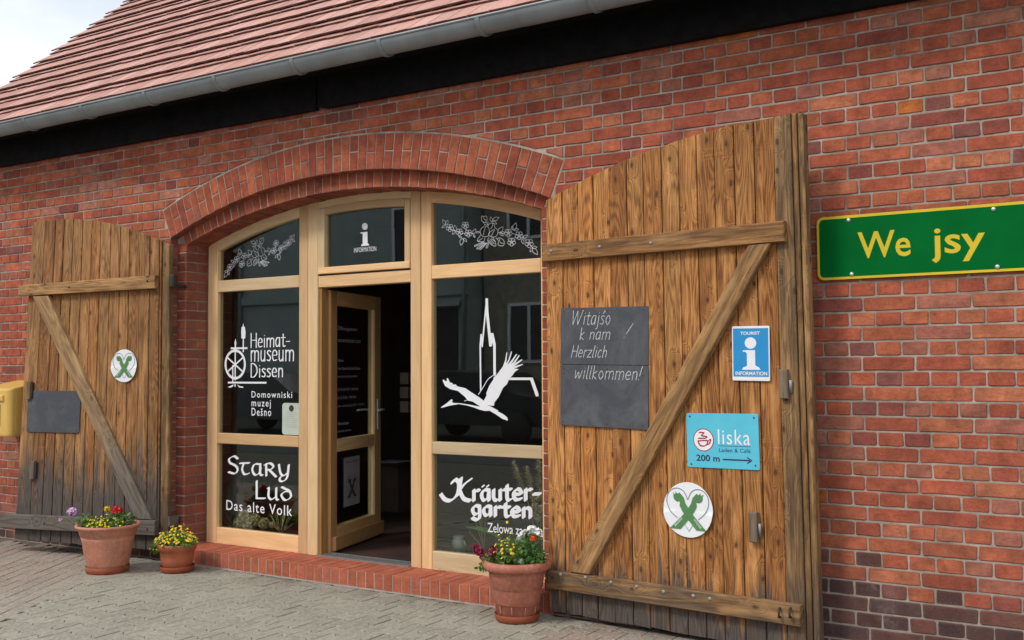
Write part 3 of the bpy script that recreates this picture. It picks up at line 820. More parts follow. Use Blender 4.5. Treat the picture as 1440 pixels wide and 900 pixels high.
for crs in range(0, 17):
    for up in (0, 1):
        for k in range(0, 74):
            x = -9.63 + TW / 2 + k * TW + (TW / 2 if up else 0)
            if up and k == 73: continue
            if up and k == 0: tl.append((-9.63 + TW / 4, crs * .29, 2))
            tl.append((x, crs * .29, up))
def tkey(t):
    p_ = RO + Vector((t[0], 0, 0)) + es * (t[1] + .05); q = proj(p_)
    if q is None or not (-10 < q[0] < 1000 and -6 < q[1] < 300): return -1
    return 1 / q[2] ** 2
tl.sort(key=lambda t: -tkey(t)); n = 0; mass = MB(); eg = []
for t in tl:
    c = tuple(Vector(R.choice([(.53, .295, .245), (.50, .27, .22), (.55, .315, .265), (.47, .245, .20)])) * R.uniform(.86, 1.08))
    src = R.choice(TM[t[2]]); o_ = RO + Vector((t[0], 0, 0)) + es * t[1]
    if n < 300 and tkey(t) > 0:
        o = bpy.data.objects.new('roof_tile', src); o.color = (*c, 1); link(o, o_, roof); n += 1
    else:
        eg.append(len(mass.f) + 1); mass.append(src, o_, c)
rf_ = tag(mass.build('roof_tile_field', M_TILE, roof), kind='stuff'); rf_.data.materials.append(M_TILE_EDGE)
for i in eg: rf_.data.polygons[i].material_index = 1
mb = MB(); b_ = [RO + Vector((x, 0, 0)) + es * s_ - en * .01 for x, s_ in ((-9.61, .02), (1.6, .02), (1.6, 5.2), (-9.61, 5.2))]
mb.face(b_); mb.face([v - en * .05 for v in b_][::-1])
rd = RO + es * 5.2; mb.face([(-9.66, rd.y, rd.z - .01), (1.6, rd.y, rd.z - .01), (1.6, 7.4, 3.5), (-9.66, 7.4, 3.5)])
mb.build('roof_boards', M_BLACK, roof)
mb = MB(); q_ = [RO + Vector((x, 0, 0)) + es * s_ + en * d_ for x in (-9.628, -9.585) for s_, d_ in ((.02, -.10), (4.9, -.10), (4.9, .012), (.02, .012))]
mb.mesh(q_, [(0, 1, 2, 3), (7, 6, 5, 4), (0, 4, 5, 1), (3, 2, 6, 7), (0, 3, 7, 4), (1, 5, 6, 2)]); mb.build('verge_board', M_TILE_PLAIN, roof)

# ---- brick threshold step
step = thing('brick_step', 'low step of upright red bricks below the shop front', 'step', (XC, .1, 0))
mb = MB(); mb.prism([(XC - OH, -.006), (XC + OH, -.006), (XC + OH, .006), (XC - OH, .006)], .02, .040, facade(.0), .006); mb.build('mortar_fillet', M_MORTAR, step)
mb = MB(); mb.box((XC - OH, -.0175, -.05), (XC + OH, .40, .1125)); mb.build('mortar_core', M_MORTAR, step)
k = 0; x = XC - OH + .002
while x < XC + OH - .03:
    mb = MB(); e = R.uniform(-.0012, .0012); wv = .068
    # front and top both proud of the mortar
    mb.prism([(x, -.02), (x + wv, -.02), (x + wv, .115 + e), (x, .115 + e)], -.225, .02 + R.uniform(-.001, .001), facade(0), .0022)
    c = tuple(Vector((.47, .125, .065)) * R.uniform(.84, 1.1)); mb.build('step_brick', M_STEPB, step, c)
    mb = MB(); mb.box((x, .236, .02), (x + wv, .40, .1145 + e), .0); mb.build('step_brick', M_STEPB, step, c)
    x += .0775

# ================================================================== SHOP FRONT
YF = .28
sf = thing('shop_front', 'pale varnished timber shop front with glazed panes filling the brick arch', 'shop front', (XC, YF, .1))
def fr(name, poly, t0, t1, ch=.004, grain=0.0, mat=None, parent=None):
    mb = MB(); mb.prism(poly, t0, t1, facade(YF), ch, uvd=grain); return mb.build(name, mat or M_FRAME, parent or sf)
def rc(x0, x1, z0, z1): return [(x0, z0), (x1, z0), (x1, z1), (x0, z1)]
FXR = -3.215; FXL = -6.445
def fz(x, d=0.0): return ICZ + math.sqrt((IR + .01 - d) ** 2 - (x - XC) ** 2)      # head of the frame
# side stiles, posts
fr('stile', [(FXL, .1), (-6.335, .1), (-6.335, fz(-6.335)), (FXL, fz(FXL))], -.06, 0)
fr('stile', [(-3.33, .1), (FXR, .1), (FXR, fz(FXR)), (-3.33, fz(-3.33))], -.06, 0)
def up_(x0, x1, d): return [(x0, .1), (x1, .1), (x1, fz(x1, d)), (x0, fz(x0, d))]
fr('stile', up_(-5.452, -5.362, .003), -.06, 0)
fr('stile', up_(-4.298, -4.21, .003), -.06, 0)
fr('post', up_(-5.358, -5.258, .002), -.085, .004)
fr('post', up_(-4.389, -4.302, .002), -.085, .004)
mb = MB(); mb.box((-5.258, YF + .012, .1), (-5.232, YF + .085, 2.1), .002, uvd=0.0); mb.build('door_stop', M_FRAME_S, sf)
for z0, z1 in ((2.112, 2.205), (.902, .985), (.1, .237)):
    fr('rail', rc(-6.334, -5.453, z0, z1), -.056, -.0015, grain=PI / 2)
    fr('rail', rc(-4.209, -3.331, z0, z1), -.056, -.0015, grain=PI / 2)
fr('transom', rc(-5.257, -4.39, 2.10, 2.186), -.07, .0, grain=PI / 2)
# arched head pieces
def head(xa, xb, d0, d1, t0, t1, name='head', parent=None, mat=None, n=8):
    up = [(xa + (xb - xa) * i / n) for i in range(n + 1)]
    mb = MB()
    for a, b_ in zip(up[:-1], up[1:]):
        mb.prism([(a, fz(a, d1)), (b_, fz(b_, d1)), (b_, fz(b_, d0)), (a, fz(a, d0))], t0, t1, facade(YF), 0, uvd=PI / 2)
    return mb.build(name, mat or M_FRAME, parent or sf)
head(-6.334, -5.453, 0, .085, -.055, -.001); head(-4.209, -3.331, 0, .085, -.055, -.001); head(-5.257, -4.39, 0, .06, -.058, -.0025)
# opening transom sash
for (x0, x1) in ((-5.256, -5.192), (-4.440, -4.391)):
    fr('sash_stile', [(x0, 2.198), (x1, 2.198), (x1, fz(x1, .063)), (x0, fz(x0, .063))], -.05, .008)
head(-5.192, -4.44, .063, .115, -.05, .007, 'sash_head')
fr('sash_rail', rc(-5.252, -4.392, 2.198, 2.248), -.05, .014, grain=PI / 2)
fr('drip_gasket', rc(-5.25, -4.395, 2.187, 2.197), -.05, -.006, mat=M_INK)
# panes
def pane(poly, Y=YF + .03):
    mb = MB(); mb.prism(poly, -.006, 0, facade(Y), 0, uvd=0); return mb.build('pane', M_GLASS, sf)
def archpane(x0, x1, z0, d):
    n = 8; xs = [x0 + (x1 - x0) * i / n for i in range(n + 1)]
    return pane([(x0, z0), (x1, z0)] + [(x, fz(x, d)) for x in xs[::-1]])
GYF = YF + .03; GM = facade(GYF)
pL3 = archpane(-6.345, -5.445, 2.195, .08); pL2 = pane(rc(-6.345, -5.445, .975, 2.12)); pL1 = pane(rc(-6.345, -5.445, .225, .91))
pR3 = archpane(-4.22, -3.32, 2.195, .08); pR2 = pane(rc(-4.22, -3.32, .975, 2.12)); pR1 = pane(rc(-4.22, -3.32, .225, .91))
pC = archpane(-5.2, -4.43, 2.24, .11)
def gp(u, v): p_ = at(u, v, GYF); return (p_.x, p_.z)
def zoomed(ox, oy, s): return lambda pts: [gp(ox + x / s, oy + y / s) for x, y in pts]
def tbox(u0, v0, u1, v1):      # bounding box from two image corners of the word: (left, bottom) (right, top)
    a = gp(u0, v0); b_ = gp(u1, v0); return (a[0], b_[0], a[1], gp(u0, v1)[1])

# floral garlands on the two arched panes
Z8 = zoomed(600, 280, 8.0)
fl = []
def flower(cx, cy_, r):
    for k in range(5):
        a = k * 2 * PI / 5 + .3; px, py = cx + r * .55 * math.cos(a), cy_ + r * .55 * math.sin(a)
        fl.append([(px + r * .42 * math.cos(t * PI / 3), py + r * .42 * math.sin(t * PI / 3)) for t in range(7)])
    fl.append([(cx + r * .2 * math.cos(t * PI / 2), cy_ + r * .2 * math.sin(t * PI / 2)) for t in range(5)])
def lf(x0, y0, x1, y1, wd=.26):
    dx, dy = x1 - x0, y1 - y0
    fl.append([(x0, y0), (x0 + dx * .45 - dy * wd, y0 + dy * .45 + dx * wd), (x1, y1)]); fl.append([(x0, y0), (x0 + dx * .45 + dy * wd, y0 + dy * .45 - dx * wd), (x1, y1)])
for c_ in ((262, 322, 44), (370, 372, 42), (437, 296, 42), (470, 385, 44), (920, 380, 46), (1042, 410, 48), (957, 482, 48), (1155, 498, 50)): flower(*c_)
for l_ in ((215, 290, 182, 232), (218, 290, 240, 235), (212, 296, 172, 322), (325, 365, 318, 292), (318, 345, 295, 398), (395, 435, 362, 420), (405, 440, 385, 520), (415, 440, 452, 478), (520, 392, 556, 335), (530, 398, 545, 432), (560, 372, 600, 372),
           (690, 290, 640, 262), (735, 255, 720, 200), (745, 240, 815, 205), (742, 250, 790, 280), (805, 380, 862, 310), (820, 375, 865, 412), (880, 375, 830, 385), (975, 350, 1008, 268), (985, 352, 1036, 338), (970, 345, 960, 305), (1085, 440, 1138, 405), (1075, 450, 1092, 505),
           (1190, 545, 1245, 540), (1190, 548, 1165, 596), (1192, 550, 1250, 625)): lf(*l_)
fl += [[(268, 345), (330, 360)], [(395, 385), (440, 390)], [(437, 330), (455, 360)], [(960, 385), (1005, 398)], [(1080, 420), (1120, 470)], [(1175, 520), (1200, 560)], [(500, 385), (525, 392)], [(690, 250), (695, 300)]]
# the rose in the middle and its leaves
fl += [[(655, 300), (610, 340), (608, 395), (650, 425), (700, 405), (705, 340), (680, 305), (655, 330), (640, 400)],
       [(690, 300), (720, 270), (760, 280), (770, 320), (800, 345), (800, 390), (770, 425), (715, 420), (700, 385), (765, 335)],
       [(720, 335), (745, 300), (740, 275)], [(720, 420), (740, 395), (765, 345)],
       [(618, 215), (622, 190), (645, 198), (660, 190), (678, 200), (680, 235), (655, 262), (622, 245), (618, 215)], [(640, 200), (650, 225), (672, 240)],
       [(605, 410), (570, 470), (640, 480), (655, 440)], [(700, 430), (690, 470), (740, 520), (780, 525), (770, 470), (740, 430)], [(585, 470), (630, 440)],
       [(640, 485), (548, 518), (552, 530), (650, 490)], [(660, 490), (572, 545), (580, 560), (668, 495)], [(672, 495), (602, 552), (612, 565), (680, 495)], [(690, 490), (670, 545), (685, 545), (700, 490)],
       [(700, 460), (745, 510)], [(715, 450), (765, 505)], [(730, 445), (775, 480)], [(780, 435), (810, 470), (805, 515), (860, 525), (875, 480), (840, 440), (800, 440)], [(820, 450), (830, 490), (865, 495)]]
polyR = [Z8(l_) for l_ in fl]
decal('garland_print', nib_polys(polyR, .0027, .0027, k=3), GM, M_WHITE, pR3)
polyL = [[(2 * -4.83 - x, z + .0) for x, z in l_] for l_ in polyR]
decal('garland_print', nib_polys(polyL, .0027, .0027, k=3), GM, M_WHITE, pL3)
# information symbol
Z7 = zoomed(470, 280, 7.5)
decal('information_symbol', [Z7([(278, 352), (352, 344), (354, 470), (368, 472), (368, 488), (286, 496), (286, 480), (302, 478), (302, 362), (280, 364)])] + [Z7(ring(325, 288, 31, 20, 37))], GM, M_WHITE, pC)
text('lettering', 'INFORMATION', tbox(498.2, 355.4, 529.3, 348.8), GM, M_WHITE, pC, bold=-.005)
# spinning wheel
Z5 = zoomed(300, 440, 5.0)
whl = nib_polys([Z5(ring(155, 362, 68, 28, 97))], .021, .021) 
thin = [[(155, 240), (155, 470)], [(105, 318), (205, 410)], [(205, 318), (105, 410)], [(138, 370), (138, 480)], [(212, 180), (212, 272)]]
whl += nib_polys([Z5(l_) for l_ in thin], .013, .013, sm=False)
whl += nib_polys([Z5([(130, 249), (235, 248)]), Z5([(110, 490), (368, 491)])], .020, .014, sm=False)
whl += [Z5([(200, 100), (208, 95), (211, 70), (215, 95), (224, 100), (228, 135), (226, 180), (199, 180), (197, 135)]), Z5([(150, 210), (157, 180), (163, 210), (160, 245), (153, 245)]), Z5([(102, 522), (125, 512), (142, 502), (140, 518), (118, 526)]), Z5([(168, 502), (185, 514), (214, 520), (210, 527), (182, 524)]), Z5([(150, 500), (158, 500), (158, 520), (150, 520)])]
decal('spinning_wheel_print', whl, GM, M_WHITE, pL2)
def words(tok, ul, vb, ur, vt, w_, th, ang, parent, name='lettering', shear=0.0, mat=None, M=None, P=gp, sm=True, vbr=None):
    a = P(ul, vb); b_ = P(ur, vbr if vbr is not None else vb); t = P(ul, vt)
    x0, x1 = a[0], b_[0]; h = t[1] - a[1]; tilt = (b_[1] - a[1]) / (x1 - x0)
    ls = spell(tok, (x0, x1, a[1], h), shear)
    ls = [[(x, z + tilt * (x - x0)) for x, z in l_] for l_ in ls]
    return decal(name, nib_polys(ls, w_, th, ang, sm), M or GM, mat or M_WHITE, parent)
words('Heimat-', 352, 489, 408, 469, .0105, .0055, .0, pL2, vbr=487)
words('museum', 352, 508, 414.5, 484, .0105, .0055, .0, pL2, vbr=507.5)
words('Dissen', 352, 530.5, 399, 511, .0105, .0055, .0, pL2, vbr=530)
text('lettering', 'Domowniski', tbox(354, 559, 411, 550), GM, M_WHITE, pL2, bold=.004, space=1.25)
text('lettering', 'muzej', tbox(354, 574.5, 381, 562), GM, M_WHITE, pL2, bold=.004, space=1.25)
text('lettering', 'Dešno', tbox(354, 584.5, 381.5, 573.5), GM, M_WHITE, pL2, bold=.004, space=1.25)
# paper tag in the corner of the pane
a = gp(397, 611); b_ = gp(423.2, 567); cr_ = .02
def rrect(x0, x1, z0, z1, r, n=5):
    out = []
    for cx, cz, a0 in ((x1 - r, z0 + r, -PI / 2), (x1 - r, z1 - r, 0), (x0 + r, z1 - r, PI / 2), (x0 + r, z0 + r, PI)):
        out += [(cx + r * math.cos(a0 + PI / 2 * k / n), cz + r * math.sin(a0 + PI / 2 * k / n)) for k in range(n + 1)]
    return out
tagp = MB(); tagp.prism(rrect(a[0], b_[0] - .003, a[1], b_[1], .025), .001, .0018, GM); tp = tagp.build('paper_notice', M_PAPER, pL2)
mb = MB(); mb.prism(ring((a[0] + b_[0]) / 2, b_[1] - .04, .025, 16)[:-1], .0022, .0028, GM); mb.build('notice_seal', M_INK, sf)
lines_ = [[(a[0] + .035, a[1] + .06 + .016 * q), (b_[0] - .035 - (q % 3) * .01, a[1] + .06 + .016 * q)] for q in range(8)]
decal('notice_lines', nib_polys(lines_, .004, .004, sm=False), GM, M_DIMWHITE, sf, .0026)
# Stary Lud
words(['S', 't~', 'a~', 'R~', 'y~'], 320, 666, 408, 641, .023, .006, .42, pL1, vbr=671)
words(['L', 'u~', 'd~'], 358, 701, 412, 676, .023, .006, .42, pL1, vbr=704)
text('lettering', 'Das alte Volk', tbox(318.5, 717, 411, 703), GM, M_WHITE, pL1, bold=.006, space=1.15)
# church outline and crane
Z4 = zoomed(600, 400, 4.5)
ch_ = nib_polys([Z4([(343, 668), (340, 385), (346, 318), (352, 392), (381, 95)])], .012, .012, sm=False) + nib_polys([Z4([(381, 95), (384, 180), (405, 385), (415, 315), (430, 385), (431, 570)]), Z4([(520, 597), (664, 597), (700, 700)])], .020, .016, sm=False)
decal('church_outline_print', ch_, GM, M_WHITE, pR2)
bird = [
 [(90, 778), (128, 752), (158, 727), (166, 730), (161, 744), (172, 750), (215, 752), (270, 760), (300, 766), (335, 772), (370, 765), (400, 768), (440, 790), (455, 799), (452, 804), (485, 820), (512, 842), (515, 862), (480, 850), (440, 822), (400, 799), (370, 800), (335, 792), (300, 778), (250, 764), (205, 757), (150, 766), (100, 780)],
 [(105, 600), (112, 605), (128, 615), (130, 592), (136, 594), (150, 622), (162, 622), (170, 634), (186, 632), (194, 645), (245, 656), (290, 686), (330, 712), (372, 742), (395, 765), (345, 775), (310, 752), (290, 740), (262, 735), (245, 712), (200, 674), (150, 662), (118, 642), (104, 612)],
 [(362, 738), (382, 700), (378, 690), (398, 640), (425, 600), (424, 590), (445, 572), (482, 522), (520, 528), (585, 536), (560, 552), (545, 575), (522, 600), (510, 630), (486, 652), (456, 714), (430, 746), (428, 768), (395, 765)],
 [(482, 524), (498, 480), (507, 428), (512, 430), (506, 485), (500, 525)],
 [(490, 524), (518, 478), (537, 422), (542, 428), (524, 485), (506, 525)],
 [(500, 525), (535, 485), (568, 440), (574, 442), (544, 492), (516, 526)],
 [(506, 527), (552, 490), (586, 446), (590, 450), (562, 496), (524, 528)],
 [(512, 530), (560, 500), (602, 473), (608, 478), (572, 506), (530, 532)],
 [(518, 534), (560, 516), (608, 503), (612, 507), (576, 524), (540, 538)],
]
bp = [Z4(p_) for p_ in bird] + nib_polys([Z4([(330, 695), (362, 645), (392, 598), (440, 565)])], .005, .005) + nib_polys([Z4([(240, 738), (262, 730)])], .004, .004, sm=False)
decal('crane_print', bp, GM, M_WHITE, pR2, .0032)
# Kräutergarten
words(['r', 'ä', 'u', 't', 'e', 'r', '-'], 664, 704, 761, 680, .029, .010, .6, pR1, vbr=703)
words(['g', 'a', 'r', 't', 'e', 'n'], 663, 724, 749, 703, .029, .010, .6, pR1, vbr=728)
ZK = zoomed(600, 640, 3.46)
decal('lettering', nib_polys([ZK([(70, 190), (90, 215), (120, 220), (150, 190), (158, 140), (140, 118), (125, 135)]), ZK([(215, 118), (185, 140), (160, 172)]), ZK([(160, 168), (180, 210), (212, 222)]), ZK([(168, 112), (160, 160), (152, 196)])], .033, .010, .6), GM, M_WHITE, pR1)
text('lettering', 'Zelowa zagroda', tbox(686, 752, 764, 735), GM, M_WHITE, pR1, bold=.004)

# open door leaf, swung into the room
DH = Vector((-5.212, .372, 0)); DD = Vector((-.252, .968, 0)).normalized(); DN = Vector((DD.y, -DD.x, 0))
DM = plane_map(DH, DD, Vector((0, 0, 1)), DN)
dr = tag(link(bpy.data.objects.new('door', None), DH + Vector((0, 0, .115)), sf), 'glazed timber door leaf swung open into the room')
DL = .90
def dp(name, poly, t0, t1, mat=M_DOORL, ch=.004, grain=0.0):
    mb = MB(); mb.prism(poly, t0, t1, DM, ch, uvd=grain); return mb.build(name, mat, dr)
dp('stile', rc(0, .105, .115, 2.085), -.06, 0); dp('stile', rc(DL - .12, DL, .115, 2.085), -.06, 0)
dp('rail', rc(.105, DL - .12, 1.975, 2.085), -.055, -.001, grain=PI / 2); dp('rail', rc(.105, DL - .12, .86, .955), -.055, -.001, grain=PI / 2); dp('rail', rc(.105, DL - .12, .115, .30), -.055, -.001, grain=PI / 2)
dp('weather_bar', rc(.03, DL, .13, .235), 0, .028, grain=PI / 2)
dpane = [dp('pane', rc(.10, DL - .115, .95, 1.98), -.034, -.028, M_GLASS, 0), dp('pane', rc(.10, DL - .115, .295, .865), -.034, -.028, M_GLASS, 0)]
for x in (DL - .125, .105): dp('glazing_bead', rc(x, x + .012, .30, .86), -.028, -.010, M_FRAME, .002); dp('glazing_bead', rc(x, x + .012, .955, 1.975), -.028, -.010, M_FRAME, .002)
mb = MB(); hp = DM(DL - .055, 1.10, 0)
mb.prism(rc(DL - .075, DL - .04, .99, 1.24), .0, .008, DM, .002)
mb.tube([DM(DL - .057, 1.15, .005), DM(DL - .057, 1.15, .055), DM(DL - .10, 1.152, .062), DM(DL - .19, 1.15, .06)], .009, 8)
mb.prism(rc(DL - .075, DL - .04, .99, 1.24), -.07, -.062, DM, .0)
mb.tube([DM(DL - .057, 1.15, -.065), DM(DL - .057, 1.15, -.115), DM(DL - .10, 1.152, -.122), DM(DL - .19, 1.15, -.12)], .009, 8)
mb.build('handle', M_STEEL, dr)
tz = [('Öffnungszeiten', 1.60, .045, .36), ('wotworjenske case', 1.525, .045, .42), ('Sobota', 1.415, .022, .1), ('Von Ostern bis Ende Oktober', 1.365, .024, .42), ('wot jatš do kóńca oktobra', 1.315, .024, .36),
      ('Di, Mi, Do 9.30 - 16.00 Uhr', 1.235, .024, .38), ('Fr, Sa 13.00 - 17.00 Uhr', 1.185, .024, .34), ('sonn- und feiertags 13.30 - 16.30 Uhr', 1.135, .024, .50), ('Wintersaison', 1.03, .026, .2), ('zymska sezona', .985, .02, .24)]
for s_, z, h, wd in tz:
    zz = 1.00 + (z - .985) * 1.27
    text('door_lettering', s_, (.165, .165 + wd * .95, zz, zz + h), DM, M_DIMWHITE, dr, off=-.0265)
dp('poster', rc(.27, .55, .42, .80), -.027, -.0262, plain('poster_paper', (.24, .24, .25), .8, var=.05), 0)
PM = plane_map(DM(.41, .565, 0), DD, Vector((0, 0, 1)), DN)
emblem(PM, .115, dr, M_INK, M_INK, off=-.0255)
text('poster_lettering', 'Abstand halten', (.30, .52, .755, .775), DM, M_INK, dr, off=-.0255)
# threshold grate
gr = MB()
for q in range(30):
    x = -5.225 + q * .0285; gr.prism([(x, .255), (x + .008, .255), (x + .022, .375), (x + .014, .375)], .118, .124, lambda a_, b2, off=0: Vector((a_, b2, off)))
gr.box((-5.25, .25, .1165), (-4.39, .257, .125)); gr.box((-5.25, .373, .1165), (-4.39, .38, .125)); gr.box((-5.25, .25, .109), (-4.39, .38, .1168))
for q in range(4): gr.box((-5.25, .275 + q * .025, .1166), (-4.39, .279 + q * .025, .1225))
gr.build('threshold_grate', M_GRATE, sf)

# ================================================================== BARN DOOR LEAVES
LR = Leaf((-3.10, -.065), 1, 7.4, 5.0); LL = Leaf((-6.585, -.065), -1, 7.0, 12.6)
def leaf_poly(L, side, x0, x1, zb, zt):
    p = [(x0, zb[0]), (x1, zb[1]), (x1, zt[1]), (x0, zt[0])]
    return p if side > 0 else p[::-1]
def slab(L, name, poly, t0, t1, mat, parent, ch=.003, grain=0.0, color=None):
    if area2(poly) < 0: poly = poly[::-1]
    # for the left leaf s grows to the left, so mirror the winding
    if L.side < 0: poly = poly[::-1]
    mb = MB()
    # keep inset sign right by mirroring x for the left leaf
    if L.side < 0:
        q = [(-x, z) for x, z in poly]; M = lambda x, z, off=0.0: L.P(-x, z, off)
    else: q = poly; M = L.P
    if area2(q) < 0: q = q[::-1]
    mb.prism(q, t0, t1, M, ch, uvd=grain)
    o = mb.build(name, mat, parent)
    if color: o.color = (*color, 1)
    return o
# --- right leaf
rd_ = thing('barn_door', 'tall open plank door leaf right of the shop front, carrying chalkboard and signs', 'door', (-3.1, -.065, .03), group='arched plank door leaves folded back against the wall')
us = [770, 790, 812, 833.6, 856.7, 881.6, 905, 930.7, 955.6, 980.5, 1006, 1033.8, 1062.3, 1091]
ss = [max(.008, LR.inv(u_, 300)[0]) for u_ in us]
ss[0] = .008
def ztR(s): return 2.508 + .37 * s - .123 * s * s
for a, b_ in zip(ss[:-1], ss[1:]):
    e = R.uniform(-.004, .003); g_ = R.uniform(.0018, .0042)
    slab(LR, 'plank', [(a + g_, .03 + R.uniform(-.004, .008)), (b_ - g_, .03 + R.uniform(-.004, .008)), (b_ - g_, ztR(b_)), (a + g_, ztR(a))], -.028, e, M_PLANK, rd_)
slab(LR, 'edge_plank', [(ss[-1] + .003, .034), (1.598, .036), (1.594, 2.79), (ss[-1] + .003, ztR(ss[-1]))], -.028, .006, M_POST, rd_)
slab(LR, 'edge_batten', [(1.600, .03), (1.630, .03), (1.622, 2.792), (1.597, 2.79)], -.07, -.003, M_POST, rd_, .005)
slab(LR, 'edge_batten', [(1.634, .035), (1.665, .03), (1.655, 2.785), (1.627, 2.79)], -.07, -.009, M_POST, rd_, .006)
ld = lambda L, pts, off: [L.inv(u_, v_, off) for u_, v_ in pts]
slab(LR, 'ledge', [(.005, 2.133), (1.56, 2.131), (1.56, 2.237), (.005, 2.237)], .004, .042, M_LEDGE, rd_, .004, PI / 2)
slab(LR, 'ledge', [(.02, .178), (1.585, .176), (1.59, .284), (.02, .286)], .004, .048, M_LEDGE, rd_, .004, PI / 2)
bq = ld(LR, [(1052, 346), (1083, 343), (828, 803), (801, 801)], .038)
slab(LR, 'brace', [(bq[0][0], 2.128), (bq[1][0], 2.128), (bq[2][0], .290), (bq[3][0], .290)], .004, .038, M_BRACE, rd_, .005, -math.atan2(bq[1][0] - bq[2][0], 1.84))
def stud(L, u_, v_, off, r, parent, name='bolt', mat=None):
    s_, z_ = L.inv(u_, v_, off); mb = MB()
    mb.lathe([(r, 0), (r * .85, r * .35), (r * .45, r * .6), (.0001, r * .65)], (0, 0, 0), 12, axis='y')
    o = L.P(s_, z_, off); me, _ = mb.data(name, mat or M_STEEL, Vector((0, 0, 0)))
    ob = bpy.data.objects.new(name, me); link(ob, o, parent); return ob
for u_, v_ in ((775, 353), (843, 347), (915, 342), (788, 808), (823, 812), (859, 819), (895, 825), (933, 832), (975, 838), (998, 842)): stud(LR, u_, v_, .0425 if v_ < 400 else .0485, .0105, rd_, mat=M_ZINC)
def turn_block(L, u_, v_, h, parent):
    s_, z_ = L.inv(u_, v_, .01); slab(L, 'turn_block', rc(s_ - .022, s_ + .022, z_ - h / 2, z_ + h / 2), .002, .035, M_BLOCK, parent, .004)
    mb = MB(); mb.tube([L.P(s_ + .03 * L.side, z_ - h * .3, .01), L.P(s_ + .034 * L.side, z_ + .02, .02)], .008, 8); mb.build('latch', M_ZINC, parent)
turn_block(LR, 1104, 540, .15, rd_); turn_block(LR, 1061, 741, .155, rd_)
for u_ in (1097, 1112):      # hasp staples at the end of the lower ledge
    s_, z_ = LR.inv(u_, 862, .05); mb = MB(); mb.tube([LR.P(s_, z_ - .02, .048), LR.P(s_ + .004, z_ - .018, .075), LR.P(s_ + .004, z_ + .02, .075), LR.P(s_, z_ + .025, .048)], .006, 6); mb.build('staple', M_IRON, rd_)
mb = MB(); mb.lathe([(.024, -.045), (.026, -.04), (.026, .04), (.024, .045), (.0001, .045)], (-3.118, -.02, 2.19), 14); mb.tube([(-3.118, -.02, 2.15), (-3.118, .08, 2.15)], .012, 6); mb.build('hinge', M_IRON, rd_)
# --- left leaf
ld_ = thing('barn_door', 'weathered open plank door leaf left of the shop front, greyed near the ground', 'door', (-6.585, -.065, .1), group='arched plank door leaves folded back against the wall')
us = [238, 224.3, 210.7, 196.7, 181.7, 169, 155, 140.7, 128, 115, 101.7, 89, 76.7, 62, 50]
ss = [LL.inv(u_, 345)[0] for u_ in us]
ss[0] = .004
s_end = 1.445
def ztL(s): return 2.508 + .41 * s - .168 * s * s
for i, (a, b_) in enumerate(zip(ss[:-1], ss[1:])):
    if i == len(ss) - 2: b_ = s_end
    g_ = R.uniform(.002, .0045); e = R.uniform(-.004, .003)
    zb0, zb1 = .082 + .016 * a / 1.4, .082 + .016 * b_ / 1.4
    slab(LL, 'plank', [(a + g_, zb0 + R.uniform(-.004, .006)), (b_ - g_, zb1 + R.uniform(-.004, .006)), (b_ - g_, ztL(b_)), (a + g_, ztL(a))], -.04, e, M_PLANK_L, ld_)
slab(LL, 'edge_batten', [(-.072, .085), (.001, .082), (.001, ztL(.001)), (-.072, ztL(-.072))], -.05, -.006, M_POST, ld_, .005)
slab(LL, 'ledge', [(.03, 2.133), (1.515, 2.118), (1.515, 2.212), (.03, 2.237)], .004, .046, M_LEDGE, ld_, .004, PI / 2)
slab(LL, 'ledge', [(.008, .207), (1.60, .196), (1.60, .309), (.006, .322)], .004, .048, M_LEDGE_L, ld_, .004, PI / 2)
bq = ld(LL, [(46, 418), (67, 416), (213, 729), (190, 729)], .04)
slab(LL, 'brace', [(bq[0][0], 2.112), (bq[1][0], 2.112), (bq[2][0], .326), (bq[3][0], .326)], .004, .044, M_BRACE_L, ld_, .005, math.atan2(bq[1][0] - bq[2][0], 1.8))
mb = MB(); mb.prism([(-.0, 0), (.0, 0), (.0, 0)] and rc(0, .055, 2.16, 2.27), 0, .0, facade(0)) if False else None
mb = MB(); mb.lathe([(.026, -.05), (.028, -.04), (.028, .035), (.022, .05), (.0001, .05)], (-6.47, -.05, 2.19), 14); mb.tube([(-6.47, -.05, 2.15), (-6.47, .08, 2.15)], .012, 6); mb.build('hinge', M_IRON, ld_)
mb = MB(); mb.box((-6.60, -.04, .27), (-6.50, .05, .35), .004, uvd=PI / 2); mb.build('hinge_block', M_LEDGE_L, ld_)
def turn2(u_, v_, h):
    s_, z_ = LL.inv(u_, v_, .01); slab(LL, 'turn_block', rc(s_ - .018, s_ + .03, z_ - h / 2, z_ + h / 2), .002, .03, M_LEDGE_L, ld_, .003)
    slab(LL, 'latch', rc(s_ - .034, s_ - .02, z_ - h / 2 + .01, z_ + h / 2 - .01), .002, .024, M_IRON, ld_, .002)
turn2(42.5, 549, .15); turn2(47.5, 661, .15)
for u_, v_ in ((207, 395), (207, 744), (97, 404), (62, 736)): stud(LL, u_, v_, .048, .009, ld_, mat=M_IRON)

